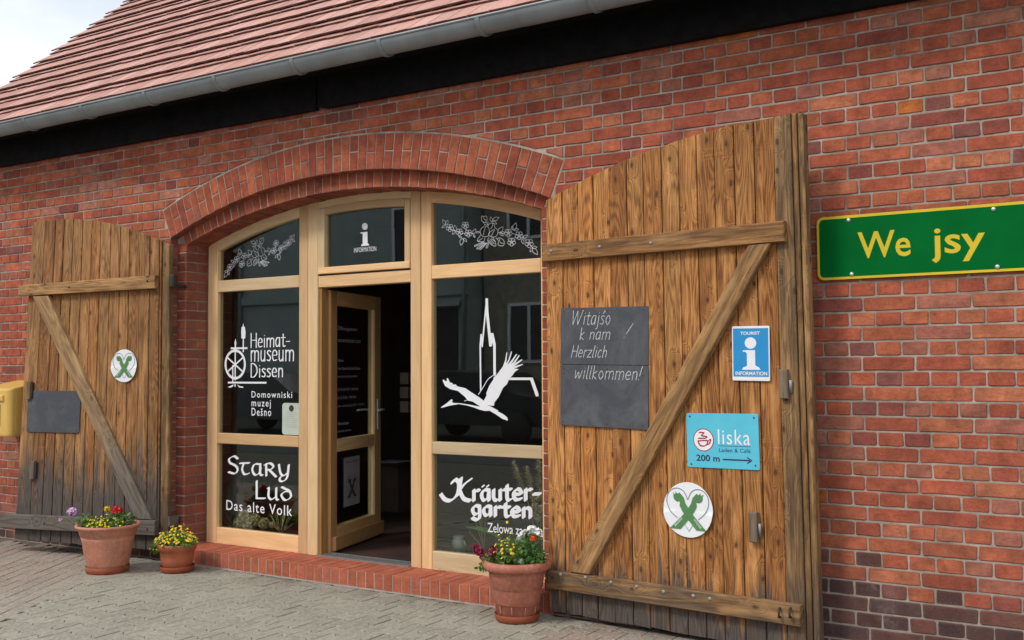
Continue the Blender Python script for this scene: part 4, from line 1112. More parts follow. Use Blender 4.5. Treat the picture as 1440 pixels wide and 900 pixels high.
# ================================================================== THINGS FIXED TO THE DOORS
def board(L, name, label, cat, corners, th, mat, off=.004, r=.008, ch=.001, kids=True):
    """corners in the photograph: tl, tr, br, bl -> rounded plate standing off the planks; returns thing and a map in 0..1 plate units"""
    q = [L.inv(u_, v_, off + th) for u_, v_ in corners]
    zm = sum(p[1] for p in q) / 4; xs = [p[0] for p in q]
    left = (q[0][0] + q[3][0]) / 2; right = (q[1][0] + q[2][0]) / 2; bot = (q[2][1] + q[3][1]) / 2; top = (q[0][1] + q[1][1]) / 2
    tilt_l = ((q[0][0] - q[3][0]) + (q[1][0] - q[2][0])) / 2; tilt_b = ((q[2][1] - q[3][1]) + (q[1][1] - q[0][1])) / 2
    W = right - left; H = top - bot
    o = L.P(left - tilt_l / 2, bot - tilt_b / 2, off); e1 = (L.P(right - tilt_l / 2, bot + tilt_b / 2, off) - o); e1n = e1.normalized()
    e2 = (L.P(left + tilt_l / 2, top - tilt_b / 2, off) - o); e2 = (e2 - e1n * e2.dot(e1n)).normalized()
    nn = e1n.cross(e2); 
    if nn.y > 0: nn = -nn
    W = e1.length
    M = plane_map(o, e1n, e2, nn)
    t = thing(name, label, cat, M(W / 2, 0, 0))
    return t, M, W, H
# chalkboard of two slates
t, M, W, H = board(LR, 'chalkboard', 'grey slate chalkboard with handwritten welcome on the right plank door', 'chalkboard', [(785, 433), (908, 431), (911, 604), (788, 598)], .008, None)
M_SL = mat_slate()
for z0, z1 in ((0, H * .515), (H * .52, H)):
    mb = MB(); mb.prism(rrect(0, W, z0, z1, .006, 2), 0, .008, M, .001); mb.build('slate_panel', M_SL, t)
def chalk(tok, x0, x1, zb, h, shear=.22, w_=.0046):
    decal('chalk_writing', nib_polys(spell(tok, (x0 * W, x1 * W, H * (1 - zb), h * H), shear), w_, w_), M, M_CHALK, t, .0088)
chalk('Witajśo', .12, .58, .145, .12, .2); chalk(['k', ' ', 'n', 'a', 'm'], .22, .58, .27, .10, .2); chalk('!', .72, .76, .26, .12, .6); chalk('Herzlich', .12, .54, .42, .10, .25); chalk('willkommen!', .16, .92, .60, .11, .2)
scr = [(x, z) for x in (.04, .55, .94) for z in (.03, .44, .48, .97)]
for x, z in scr:
    mb = MB(); mb.prism(ring(x * W, z * H, .004, 8)[:-1], .008, .010, M); mb.build('screw', M_IRON, t)
# tourist information sign
t, M, W, H = board(LR, 'information_sign', 'blue and white tourist information sign at the upper right of the right plank door', 'sign', [(1029, 459), (1081.5, 458), (1083, 536), (1030, 535)], .003, None, off=.008)
mb = MB(); mb.prism(rrect(0, W, 0, H, .006, 2), 0, .003, M, .0008); mb.build('plate', M_WHITE, t)
mb = MB(); mb.prism(rc(.03 * W, .97 * W, .075 * H, .96 * H), .0032, .0036, M); mb.build('blue_field', M_BLUE, t)
decal('information_symbol', [[(x * W, z * H) for x, z in q] for q in ([(.30, .56), (.62, .56), (.62, .28), (.72, .245), (.76, .20), (.26, .20), (.30, .245), (.40, .27), (.40, .50), (.36, .53), (.29, .53)][::-1], [(.5 + .155 * math.cos(k * PI / 10), .69 + .105 * math.sin(k * PI / 10)) for k in range(20)])], M, M_WHITE, t, .0042)
text('lettering', 'TOURIST', (.23 * W, .75 * W, .84 * H, .90 * H), M, M_WHITE, t, .0042, bold=.02)
text('lettering', 'INFORMATION', (.09 * W, .93 * W, .10 * H, .17 * H), M, M_WHITE, t, .0042, bold=.02)
# cafe sign
t, M, W, H = board(LR, 'cafe_sign', 'light blue café sign with cup logo and 200 m arrow on the right plank door', 'sign', [(965, 580.5), (1066, 582.5), (1068.5, 661), (967, 657)], .004, None, off=.004)
mb = MB(); mb.prism(rrect(0, W, 0, H, .01, 3), 0, .003, M, .0008); mb.build('plate', M_CYAN, t)
def disc(x, z, r, off, mat, name): mb = MB(); mb.prism(ring(x, z, r, 28)[:-1], off - .0004, off, M); mb.build(name, mat, t)
cx, cz = .24 * W, .51 * H
disc(cx, cz, .062, .0036, M_RED, 'logo_ring'); disc(cx, cz, .057, .0042, M_WHITE, 'logo_disc')
lw = .0075
decal('cup_logo', nib_polys([[(cx - .032, cz - .005), (cx - .02, cz - .03), (cx + .012, cz - .03), (cx + .024, cz - .004), (cx - .03, cz - .006)], [(cx + .024, cz - .006), (cx + .042, cz + .004), (cx + .034, cz - .02), (cx + .014, cz - .026)], [(cx - .03, cz + .008), (cx + .012, cz + .010), (cx + .02, cz + .018), (cx - .01, cz + .024), (cx + .004, cz + .038), (cx - .024, cz + .040)]], lw, .004, .5), M, M_RED, t, .0048)
text('lettering', 'liska', (.445 * W, .885 * W, .44 * H, .71 * H), M, M_WHITE, t, .0038, space=1.1)
decal('rule', [rc(.455 * W, .885 * W, .408 * H, .416 * H)], M, M_NAVY, t, .0038)
text('lettering', 'Laden & Café', (.455 * W, .885 * W, .30 * H, .37 * H), M, M_NAVY, t, .0038)
text('lettering', '200 m', (.13 * W, .46 * W, .12 * H, .24 * H), M, M_NAVY, t, .0038, bold=.02)
decal('arrow', [rc(.50 * W, .87 * W, .152 * H, .178 * H)] + nib_polys([[(.84 * W, .215 * H), (.895 * W, .165 * H), (.84 * W, .115 * H)]], .006, .006, sm=False), M, M_NAVY, t, .0038)
for x, z in ((.055, .06), (.945, .08), (.055, .94), (.945, .93)): disc(x * W, z * H, .0045, .0055, M_IRON, 'screw')
# round emblem discs
def badge(L, u_, v_, r, label, rot=0.0):
    s_, z_ = L.inv(u_, v_, .012); o = L.P(s_, z_, .006); ex = L.ex(z_) * L.side; nn = L.n(z_)
    M = plane_map(o, ex, Vector((0, 0, 1)), nn)
    t = thing('emblem_disc', label, 'badge', M(0, -r, 0), group='round emblem badges on the doors')
    mb = MB(); K = 36
    bend = lambda x, z, off=0.0: M(x, z, off + .010 * (x / r) ** 2 * (1 if z < 0 else .4))
    rings_ = [(0, 0)]; vs = [bend(0, 0, .004)]; fs = []
    for q in (1, 2, 3):
        for k in range(K): vs.append(bend(r * q / 3 * math.cos(2 * PI * k / K), r * q / 3 * math.sin(2 * PI * k / K), .004))
    for k in range(K): fs.append((0, 1 + k, 1 + (k + 1) % K))
    for q in (0, 1):
        for k in range(K): a = 1 + q * K + k; b2 = 1 + q * K + (k + 1) % K; fs.append((a, a + K, b2 + K, b2))
    m0 = len(vs); vs += [v + nn * -.003 for v in vs[1 + 2 * K:1 + 3 * K]]
    for k in range(K): fs.append((1 + 2 * K + k, m0 + k, m0 + (k + 1) % K, 1 + 2 * K + (k + 1) % K))
    mb.mesh(vs, fs); mb.build('disc', M_WHITE, t)
    EM = lambda x, z, off=0.0: bend(x, z, off + .004)
    emblem(EM, r, t, M_EMGREEN, M_EMGREY, .0016)
    for sg, wd in ((-1, 'Abstand'), (1, 'schützt')):
        ca, sa = math.cos(sg * -1 * rad(48)), math.sin(sg * -1 * rad(48))
        RM = lambda x, z, off=0.0, ca=ca, sa=sa, sg=sg: EM(sg * .40 * r + x * ca - z * sa, -.46 * r + x * sa + z * ca, off)
        text('badge_lettering', wd, (-.21 * r, .21 * r, -.05 * r, .05 * r), RM, M_WHITE, t, .0036)
badge(LR, 967.5, 717, .150, 'large round white emblem badge with green horse heads under the café sign')
badge(LL, 174.3, 514.3, .131, 'small round white emblem badge with green horse heads on the left plank door')
# left slate
t, M, W, H = board(LL, 'slate_board', 'blank grey slate with rounded corners on the left plank door', 'chalkboard', [(38, 549.5), (111, 549.5), (110.5, 609), (36.5, 607.5)], .008, None)
mb = MB(); mb.prism(rrect(0, W, 0, H, .018, 3), 0, .007, M, .001); mb.build('slate_panel', M_SL, t)
for x, z in ((.05, .07), (.95, .93), (.95, .07)):
    mb = MB(); mb.prism(ring(x * W, z * H, .004, 8)[:-1], .007, .009, M); mb.build('screw', M_IRON, t)

# ================================================================== WALL SIGN, POST BOX
t = thing('place_sign', 'green road sign with yellow border and lettering on the brick wall at right', 'sign', (-.6, -.02, 1.943))
SX0, SX1, SZ0, SZ1 = -1.466, .42, 1.943, 2.277
SM = facade(-.012)
mb = MB(); mb.prism(rrect(SX0, SX1, SZ0, SZ1, .034), 0, .004, SM, .001); mb.build('plate', M_YELLOW_SIGN, t)
mb = MB(); mb.prism(rrect(SX0 + .014, SX1 - .014, SZ0 + .014, SZ1 - .014, .024), .0043, .0048, SM); mb.build('green_field', M_GREEN_SIGN, t)
SP = lambda u_, v_: (at(u_, v_, -.018).x, at(u_, v_, -.018).z)
def sb(u0, v0, u1, v1): a = SP(u0, v0); b_ = SP(u1, v0); return (a[0], b_[0], a[1], SP(u0, v1)[1])
bx_ = sb(1206.5, 363, 1386, 326)
wv, _ = text_geo('W', .012); sz = (bx_[3] - bx_[2]) / (max(q[1] for q in wv) - min(q[1] for q in wv))
for word_, ua, ub in (('We', 1206.5, 1281), ('jsy', 1310, 1386)):
    gv, gf = text_geo(word_, .012)
    text('lettering', word_, (SP(ua, 363)[0], SP(ub, 363)[0], bx_[2] + min(q[1] for q in gv) * sz, bx_[2] + max(q[1] for q in gv) * sz), SM, M_YELLOW_SIGN, t, .0056, bold=.012)
for u_, v_ in ((1193, 309.5), (1197.5, 385.5), (1397, 294), (1402.5, 375)):
    x, z = SP(u_, v_); mb = MB(); mb.lathe([(.011, 0), (.010, .004), (.006, .007), (.0001, .0075)], (x, -.0168, z), 12, axis='y'); mb.build('bolt', M_STEEL, t)
    mb = MB(); mb.tube([(x, -.0125, z), (x, .01, z)], .004, 6); mb.build('spacer', M_IRON, t)
for x in (-.05, .3):
    for z in (1.975, 2.245):
        mb = MB(); mb.lathe([(.011, 0), (.010, .004), (.006, .007), (.0001, .0075)], (x, -.0168, z), 12, axis='y'); mb.build('bolt', M_STEEL, t)

pb = thing('post_box', 'yellow wall post box beside the left plank door, cut by the picture edge', 'post box', (-8.36, -.15, .93))
x0, x1, z0, z1 = -8.60, -8.145, .935, 1.36
prof = [(0.02, z0), (-.325, z0 + .0), (-.345, z0 + .02), (-.345, z1 - .06), (-.325, z1 - .02), (-.25, z1 + .012), (0.0, z1 + .055)]
# body with rounded vertical front corners
mb = MB(); K = 5
def pbx(sec_in, zt, zb_, yo=0.0):
    pass
outl = [(x0, 0.0), (x0, -.30)] + [(x0 + .045 - .045 * math.cos(PI / 2 * k / K), -.30 - .045 * math.sin(PI / 2 * k / K)) for k in range(1, K + 1)] + [(x1 - .045 + .045 * math.sin(PI / 2 * k / K), -.30 - .045 * math.cos(PI / 2 * k / K)) for k in range(0, K + 1)] + [(x1, 0.0)]
cxp, cyp = (x0 + x1) / 2, -.16
def ringz(z, sc, front_drop=0.0):
    return [Vector((cxp + (x - cxp) * sc, (y) if abs(y) < 1e-6 else cyp + (y - cyp) * sc, z - front_drop * max(0, -y) / .345)) for x, y in outl]
rings_ = [ringz(z0, .94), ringz(z0 + .006, .985), ringz(z0 + .02, 1), ringz(z1 + .02, 1, .055), ringz(z1 + .038, .985, .062), ringz(z1 + .045, .95, .064)]
vs = [v for r_ in rings_ for v in r_]; nn_ = len(outl); fs = []
for q in range(len(rings_) - 1):
    for k in range(nn_ - 1): fs.append((q * nn_ + k, q * nn_ + k + 1, (q + 1) * nn_ + k + 1, (q + 1) * nn_ + k))
fs.append(tuple(range(nn_ - 1, -1, -1))); fs.append(tuple(range((len(rings_) - 1) * nn_, len(rings_) * nn_)))
mb.mesh(vs, fs); mb.build('body', M_POSTYEL, pb)
mb = MB(); mb.box((x0 + .06, -.362, 1.235), (x1 - .075, -.344, 1.285), .006); mb.build('slot_flap', M_POSTYEL, pb)
mb = MB(); mb.box((x0 + .09, -.349, 1.02), (x1 - .125, -.344, 1.205), .001); mb.build('label_frame', M_INK, pb)
mb = MB(); mb.box((x0 + .10, -.352, 1.032), (x1 - .137, -.3495, 1.193), .0005); mb.build('label', M_WHITE, pb)
mb = MB(); mb.box((x1 - .002, -.285, z0 + .05), (x1 + .002, -.06, z1 - .07), .0015); mb.build('side_panel', M_POSTYEL, pb)
mb = MB(); mb.lathe([(.009, 0), (.009, .004), (.0001, .004)], (x1 + .002, -.12, 1.14), 12, axis='x'); mb.build('lock', M_IRON, pb)

# ================================================================== POTS AND PLANTS
def pot(name, label, c, prof, mat, saucer=None, soil_r=.1, soil_z=.3, ribs=None):
    t = thing(name, label, 'flower pot', c)
    mb = MB(); mb.lathe(prof, c, 44); mb.build('pot', mat, t)
    mb = MB(); mb.lathe([(soil_r, soil_z), (.0001, soil_z + .01)], c, 24); mb.build('soil', M_SOIL, t)
    if saucer: mb = MB(); mb.lathe(saucer, c, 40); mb.build('saucer', M_SAUCER, t)
    if ribs:
        for k in range(ribs[0]):
            a = 2 * PI * k / ribs[0]; mb = MB()
            for q in (0,):
                r_ = ribs[1]; pts = [Vector(c) + Vector(((r_ + dr_) * math.cos(a), (r_ + dr_) * math.sin(a), z_)) for dr_, z_ in ribs[2]]
                mb.tube(pts, .004, 5)
            mb.build('rib', mat, t)
    return t
cA = (-6.60, -.52, 0.0); cB = (-6.16, -.25, 0.0); cC = (-3.215, -.23, 0.0)
pot('flower_pot', 'largest faded terracotta pot in front of the left plank door', cA,
    [(.0001, .012), (.125, .012), (.138, .02), (.150, .07), (.170, .16), (.182, .235), (.190, .262), (.184, .266), (.196, .275), (.208, .315), (.222, .328), (.232, .338), (.230, .352), (.216, .354), (.205, .34), (.195, .30), (.18, .25)], M_POT_A,
    [(.0001, .0), (.146, .0), (.152, .012), (.156, .048), (.15, .05), (.146, .02)], .2, .325)
pot('flower_pot', 'small low terracotta pot with saucer at the left end of the brick step', cB,
    [(.0001, .03), (.095, .03), (.104, .036), (.118, .10), (.126, .158), (.136, .162), (.142, .192), (.146, .205), (.138, .208), (.13, .19)], M_POT_B,
    [(.0001, .0), (.108, .0), (.116, .010), (.130, .044), (.126, .046), (.112, .016)], .132, .185)
pot('flower_pot', 'ribbed terracotta pot with saucer in front of the right window pane', cC,
    [(.0001, .02), (.108, .02), (.116, .03), (.126, .10), (.134, .105), (.138, .11), (.150, .19), (.152, .196), (.156, .2), (.166, .278), (.170, .30), (.190, .302), (.203, .312), (.207, .33), (.203, .348), (.190, .358), (.176, .35), (.165, .33)], M_POT_C,
    [(.0001, .0), (.118, .0), (.126, .010), (.137, .045), (.132, .047), (.12, .016)], .172, .325, (10, .117, [(.0, .03), (.006, .06), (.014, .10)]))
def plant(name, label, c, r, h, nleaf, nfl, leafmat, flmat, size=.018, fsize=.0085, cat='plant', ry=None, lean=(0, 0), group=None):
    """mound of stems, small leaves and small flowers"""
    ry = ry or r; t = thing(name, label, cat, c, group)
    lb = MB(); fb = MB(); sb_ = MB(); c = Vector(c)
    for i in range(nleaf):
        a = R.uniform(0, 2 * PI); q = math.sqrt(R.random()); z = h * (1 - q * q * .75) * (R.uniform(.15, 1.0) + (R.uniform(0, .4) if R.random() < .12 else 0))
        p_ = c + Vector((r * q * math.cos(a) + lean[0] * z, ry * q * math.sin(a) + lean[1] * z, z))
        d = Vector((R.gauss(0, 1), R.gauss(0, 1), R.uniform(.0, 1.2))).normalized(); e = d.cross(Vector((R.gauss(0, 1), R.gauss(0, 1), R.gauss(0, 1)))).normalized()
        s_ = size * R.uniform(.6, 1.3)
        lb.face([p_, p_ + d * s_ * .5 + e * s_ * .3, p_ + d * s_, p_ + d * s_ * .5 - e * s_ * .3])
    for i in range(nleaf // 12):
        a = R.uniform(0, 2 * PI); q = math.sqrt(R.random()); z = h * (1 - q * q * .75)
        e = c + Vector((r * q * math.cos(a) + lean[0] * z, ry * q * math.sin(a) + lean[1] * z, z)); sb_.tube([c + Vector(((e.x - c.x) * .3, (e.y - c.y) * .3, 0)), c.lerp(e, .6) + Vector((0, 0, h * .1)), e], .0013, 3)
    for i in range(nfl):
        a = R.uniform(0, 2 * PI); q = math.sqrt(R.random()); z = h * (1 - q * q * .7) * (R.uniform(.7, 1.2) + (R.uniform(0, .5) if R.random() < .25 else 0))
        p_ = c + Vector((r * q * 1.03 * math.cos(a) + lean[0] * z, ry * q * 1.03 * math.sin(a) + lean[1] * z, z))
        nrm = (Vector((math.cos(a) * q, math.sin(a) * q - .5, 1.1)) + Vector((R.gauss(0, .3), R.gauss(0, .3), 0))).normalized()
        x = nrm.orthogonal().normalized(); y = nrm.cross(x); s_ = fsize * R.uniform(.75, 1.25)
        vs = [p_ + nrm * s_ * .45]
        for k in range(10):
            rr_ = s_ * (1.0 if k % 2 == 0 else .62); vs.append(p_ + (x * math.cos(k * PI / 5) + y * math.sin(k * PI / 5)) * rr_)
        fb.mesh(vs, [(0, 1 + k, 1 + (k + 1) % 10) for k in range(10)])
    tag(lb.build('foliage', leafmat, t), kind='stuff')
    if sb_.v: tag(sb_.build('stems', leafmat, t), kind='stuff')
    if nfl: tag(fb.build('blossoms', flmat, t), kind='stuff')
    return t
def flower_head(t, p_, r, mat, n=70, name='flower_head', petal=.4):
    mb = MB(); p_ = Vector(p_)
    for i in range(n):
        d = Vector((R.gauss(0, 1), R.gauss(0, 1), R.gauss(0, 1))).normalized(); x = d.orthogonal().normalized(); y = d.cross(x); a0 = R.uniform(0, 2)
        c_ = p_ + d * r * R.uniform(.55, .98); s_ = r * petal * R.uniform(.7, 1.2)
        vs = [c_ - d * s_ * .3] + [c_ + (x * math.cos(a0 + k * PI / 2.5) + y * math.sin(a0 + k * PI / 2.5)) * s_ + d * s_ * .15 for k in range(5)]
        mb.mesh(vs, [(0, 1 + k, 1 + (k + 1) % 5) for k in range(5)])
    return mb.build(name, mat, t)
def stalk(t, a, b_, r=.0022, mat=None):
    a, b_ = Vector(a), Vector(b_); mb = MB(); mb.tube([a, a.lerp(b_, .5) + Vector((.01, 0, .01)), b_], r, 5); mb.build('stalk', mat or M_LEAF, t)
def on(u_, v_, Y): return at(u_, v_, Y)
# pot A
tA = Vector(cA) + Vector((0, 0, .325))
plant('yellow_bedding_plant', 'low yellow flowering plant spilling over the largest pot', tA + Vector((.02, -.05, 0)), .17, .075, 520, 95, M_LEAF2, M_YELLOWF, .022, .0088, ry=.13)
plant('leafy_herb', 'fine green leafy herb on the left of the largest pot', tA + Vector((-.14, -.05, -.01)), .085, .10, 420, 0, M_LEAF2, None, .02, ry=.09, lean=(-.4, 0))
p_ = on(101, 720, -.52); t = plant('lilac_pelargonium', 'lilac pelargonium with two flower heads leaning out of the largest pot', tA + Vector((-.08, .0, 0)), .07, .07, 120, 0, M_LEAF, None, .03)
flower_head(t, p_, .036, M_LILAC, 80); stalk(t, tA + Vector((-.08, 0, .02)), p_ - Vector((0, 0, .03)))
p2 = on(85, 731, -.52); flower_head(t, p2, .015, M_LILAC, 30); stalk(t, tA + Vector((-.1, 0, .02)), p2)
p_ = on(165, 719, -.44); t = plant('red_pelargonium', 'red pelargonium flower head above the largest pot', tA + Vector((.06, .06, 0)), .11, .12, 260, 0, M_LEAF, None, .034)
flower_head(t, p_, .042, M_REDF, 100, petal=.36); stalk(t, tA + Vector((.05, .05, .05)), p_ - Vector((0, 0, .03)))
p_ = on(151, 716, -.44); t = thing('yellow_marigold', 'single yellow marigold beside the red flower in the largest pot', 'flower', tA + Vector((.02, .03, .0)))
flower_head(t, p_, .024, M_YELLOWF, 60); stalk(t, tA + Vector((.02, .03, .0)), p_ - Vector((0, 0, .015)))
# pot B
plant('yellow_bedding_plant', 'bushy yellow flowering plant in the small pot by the step', Vector(cB) + Vector((-.005, -.01, .185)), .185, .115, 900, 190, M_LEAF2, M_YELLOWF, .02, .0098, ry=.14)
plant('trailing_tendril', 'trailing green shoot hanging over the left side of the small pot', Vector(cB) + Vector((-.155, -.06, .12)), .05, .11, 160, 12, M_LEAF2, M_YELLOWF, .018, .008)
# pot C
tC = Vector(cC) + Vector((0, 0, .33))
plant('yellow_bedding_plant', 'loose yellow flowering plant in the middle of the ribbed pot', tC + Vector((-.02, -.02, 0)), .12, .16, 520, 60, M_LEAF2, M_YELLOWF, .022, .0085, ry=.10, lean=(-.1, 0))
t = plant('maroon_petunia', 'maroon flowers on the left side of the ribbed pot', tC + Vector((-.11, -.08, -.05)), .09, .12, 180, 0, M_LEAF2, None, .03, cat='plant', lean=(-.1, 0))
for u_, v_, r_ in ((673, 775, .029), (679, 783, .022), (669, 768, .018), (694, 777, .036), (700, 784, .022)): flower_head(t, on(u_, v_, -.28), r_, M_MAROON, 46, petal=.5)
p_ = tC + Vector((-.10, -.12, -.05)); plant('nasturtium_leaves', 'broad green leaves drooping over the rim of the ribbed pot', p_, .045, .09, 60, 0, M_LEAF2, None, .045)
t = plant('dark_green_marigold', 'bushy dark green plant with orange flower at the right of the ribbed pot', tC + Vector((.10, -.02, -.02)), .095, .21, 900, 0, M_LEAF, None, .024, ry=.09)
flower_head(t, on(750, 757, -.26), .020, M_ORANGE, 60)
t = thing('white_pelargonium', 'white flower cluster behind the orange flower in the ribbed pot', 'flower', tC + Vector((.03, .05, 0)))
for u_, v_, r_ in ((739, 752, .028), (748, 746, .030), (757, 749, .024), (731, 757, .020)): flower_head(t, on(u_, v_, -.17), r_, M_WHITEF, 50, petal=.5)
stalk(t, tC + Vector((.03, .05, 0)), on(745, 760, -.17))
t = thing('pebble', 'pale rounded stone lying among the plants on the ribbed pot', 'stone', tC + Vector((.03, -.13, -.0)))
mb = MB(); mb.lathe([(.0001, -.02), (.014, -.016), (.022, 0), (.017, .014), (.0001, .02)], on(733, 790, -.30), 12); mb.build('stone', M_CROCK, t)

# ================================================================== INTERIOR
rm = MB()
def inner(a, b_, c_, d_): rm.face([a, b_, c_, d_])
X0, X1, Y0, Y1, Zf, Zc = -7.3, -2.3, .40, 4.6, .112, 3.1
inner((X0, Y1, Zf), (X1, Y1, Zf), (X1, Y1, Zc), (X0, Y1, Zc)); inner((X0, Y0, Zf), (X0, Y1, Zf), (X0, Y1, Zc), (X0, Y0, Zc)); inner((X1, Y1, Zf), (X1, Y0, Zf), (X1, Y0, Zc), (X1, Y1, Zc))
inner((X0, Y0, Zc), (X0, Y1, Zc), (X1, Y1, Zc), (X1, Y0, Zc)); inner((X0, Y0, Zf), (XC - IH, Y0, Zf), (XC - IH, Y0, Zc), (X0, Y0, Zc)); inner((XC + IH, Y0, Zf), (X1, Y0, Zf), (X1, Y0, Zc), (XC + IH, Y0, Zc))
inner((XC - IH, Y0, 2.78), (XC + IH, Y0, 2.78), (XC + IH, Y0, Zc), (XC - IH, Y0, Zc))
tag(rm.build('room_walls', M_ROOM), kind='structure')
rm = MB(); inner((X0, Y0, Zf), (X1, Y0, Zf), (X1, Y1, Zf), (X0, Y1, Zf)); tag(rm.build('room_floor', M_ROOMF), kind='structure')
def display_top(x0, x1, z, label, nm):
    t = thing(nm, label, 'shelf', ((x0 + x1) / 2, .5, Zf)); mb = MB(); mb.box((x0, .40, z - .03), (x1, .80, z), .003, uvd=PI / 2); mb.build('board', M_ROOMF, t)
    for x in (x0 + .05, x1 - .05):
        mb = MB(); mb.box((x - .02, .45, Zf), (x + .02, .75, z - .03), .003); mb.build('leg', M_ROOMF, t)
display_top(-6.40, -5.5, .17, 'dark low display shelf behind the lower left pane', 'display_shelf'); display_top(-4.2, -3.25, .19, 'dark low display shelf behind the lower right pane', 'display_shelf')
# dried hydrangea and bits behind the left pane
def gY(u_, v_, Y): return at(u_, v_, Y)
t = thing('dried_hydrangea', 'dried pale brown flower bunch behind the lower left pane', 'dried flowers', gY(355, 748, .5))
for u_, v_, r_ in ((345, 726, .06), (358, 731, .055), (336, 735, .05), (371, 736, .05), (350, 738, .055), (383, 738, .03)): flower_head(t, gY(u_, v_, .44), r_, M_DRY, 140, petal=.24)
t = thing('dried_grass_bunch', 'thin dried twigs beside the dried flowers in the left window', 'dried flowers', gY(327, 745, .5))
mb = MB()
for q in range(26): mb.tube([gY(332, 748, .5), gY(332 - R.uniform(-4, 20), 748 - R.uniform(8, 28), .5 + R.uniform(-.05, .05))], .0016, 3)
for q in range(30): mb.tube([gY(395, 750, .55), gY(395 + R.uniform(-18, 18), 748 - R.uniform(6, 30), .55)], .0014, 3)
tag(mb.build('twigs', M_DRY, t), kind='stuff')
t = thing('pale_vase', 'tall pale vase standing at the left of the lower left window', 'vase', gY(330, 740, .7))
mb = MB(); b0 = gY(329, 742, .7); mb.lathe([(.0001, 0), (.07, 0), (.10, .12), (.09, .28), (.05, .38), (.06, .43)], b0, 20); mb.build('body', plain('vase_glaze', (.20, .19, .16), .4), t)
# reeds, crock, leaf behind the right pane
t = thing('reed_plumes', 'feathery dried reed plumes behind the lower right pane', 'dried flowers', gY(758, 760, .5))
for (ua, va, ub, vb) in ((752, 745, 722, 648), (757, 745, 740, 655), (760, 748, 757, 645)):
    mb = MB(); A_, B_ = gY(ua, va, .5), gY(ub, vb, .5); mb.tube([A_, A_.lerp(B_, .6) + Vector((.02, 0, 0)), B_], .003, 4)
    mb.build('stem', M_DRY, t)
    mb = MB()
    for q in range(320):
        f_ = R.uniform(.45, 1.0); c_ = A_.lerp(B_, f_); d = Vector((R.gauss(0, 1), R.gauss(0, .6), R.uniform(-1, .3))).normalized() * R.uniform(.02, .05) * (1.15 - abs(f_ - .75) * 1.6)
        e = Vector((.0028, 0, .002)); mb.face([c_ - e, c_ + e, c_ + d])
    tag(mb.build('plume', M_DRY, t), kind='stuff')
t = thing('dried_seed_heads', 'dried round seed heads hanging at the right edge of the window', 'dried flowers', gY(755, 720, .45))
for u_, v_ in ((757, 700), (752, 712), (760, 715), (756, 728), (750, 722)): flower_head(t, gY(u_, v_, .45), .028, M_DRY, 50, petal=.3)
t = thing('stoneware_crock', 'small grey stoneware crock on the shelf behind the lower right pane', 'jar', gY(646, 777, .5))
mb = MB(); b0 = gY(645, 774, .5); mb.lathe([(.0001, .0), (.036, .0), (.047, .03), (.048, .06), (.040, .078), (.036, .085), (.045, .098), (.042, .1), (.034, .088)], b0, 22); mb.build('body', M_CROCK, t)
mb = MB(); mb.tube([b0 + Vector((.046, 0, .03)), b0 + Vector((.066, -.005, .045)), b0 + Vector((.044, 0, .07))], .005, 6); mb.build('handle', M_CROCK, t)
t = thing('strap_leaf_plant', 'long green strap leaf arching behind the lower right pane', 'plant', gY(710, 770, .48))
mb = MB(); pts = [gY(u_, v_, .46) for u_, v_ in ((710, 768), (704, 757), (692, 748), (675, 743), (655, 741))]; wd = [.004, .012, .016, .014, .002]
for a, b_, wa, wb in zip(pts[:-1], pts[1:], wd[:-1], wd[1:]): mb.face([a - Vector((0, .004, wa)), b_ - Vector((0, .004, wb)), b_ + Vector((0, 0, wb)), a + Vector((0, 0, wa))])
mb.build('leaf', M_LEAF2, t)
mb = MB()
for q in range(10): mb.tube([gY(680, 772, .5), gY(672 + R.uniform(-14, 20), 772 - R.uniform(15, 60), .5)], .001, 3)
tag(mb.build('dried_stalks', M_DRY, t), kind='stuff')
# stand with leaflet and a leaning board of cards seen through the doorway
t = thing('leaflet_stand', 'dark pedestal with a white leaflet inside the doorway', 'stand', (-6.1, 2.5, Zf))
cS = at(556, 645, 2.5)
mb = MB(); mb.box((cS.x - .22, 2.3, cS.z - .05), (cS.x + .22, 2.7, cS.z - .03), .003); mb.build('top', M_ROOMF, t)
mb = MB(); mb.box((cS.x - .15, 2.35, Zf), (cS.x + .15, 2.65, cS.z - .05), .003); mb.build('column', M_ROOM, t)
mb = MB(); mb.box((cS.x - .14, 2.36, cS.z - .028), (cS.x + .12, 2.6, cS.z - .022)); mb.build('leaflet', plain('leaflet_paper', (.45, .50, .60), .8), t)
t = thing('card_rack', 'rack of pale cards standing inside behind the doorway', 'rack', at(582, 560, 2.0))
for q in range(3):
    for r_ in range(2):
        mb = MB(); c0 = at(563 + r_ * 14, 524 + q * 20, 2.0); c1 = at(574.5 + r_ * 14, 540 + q * 20, 2.0)
        mb.prism(rc(c0.x, c1.x, c1.z, c0.z), 0, .006, facade(2.0), 0); mb.build('card', plain('card_grey', (.20, .17, .155), .8), t)

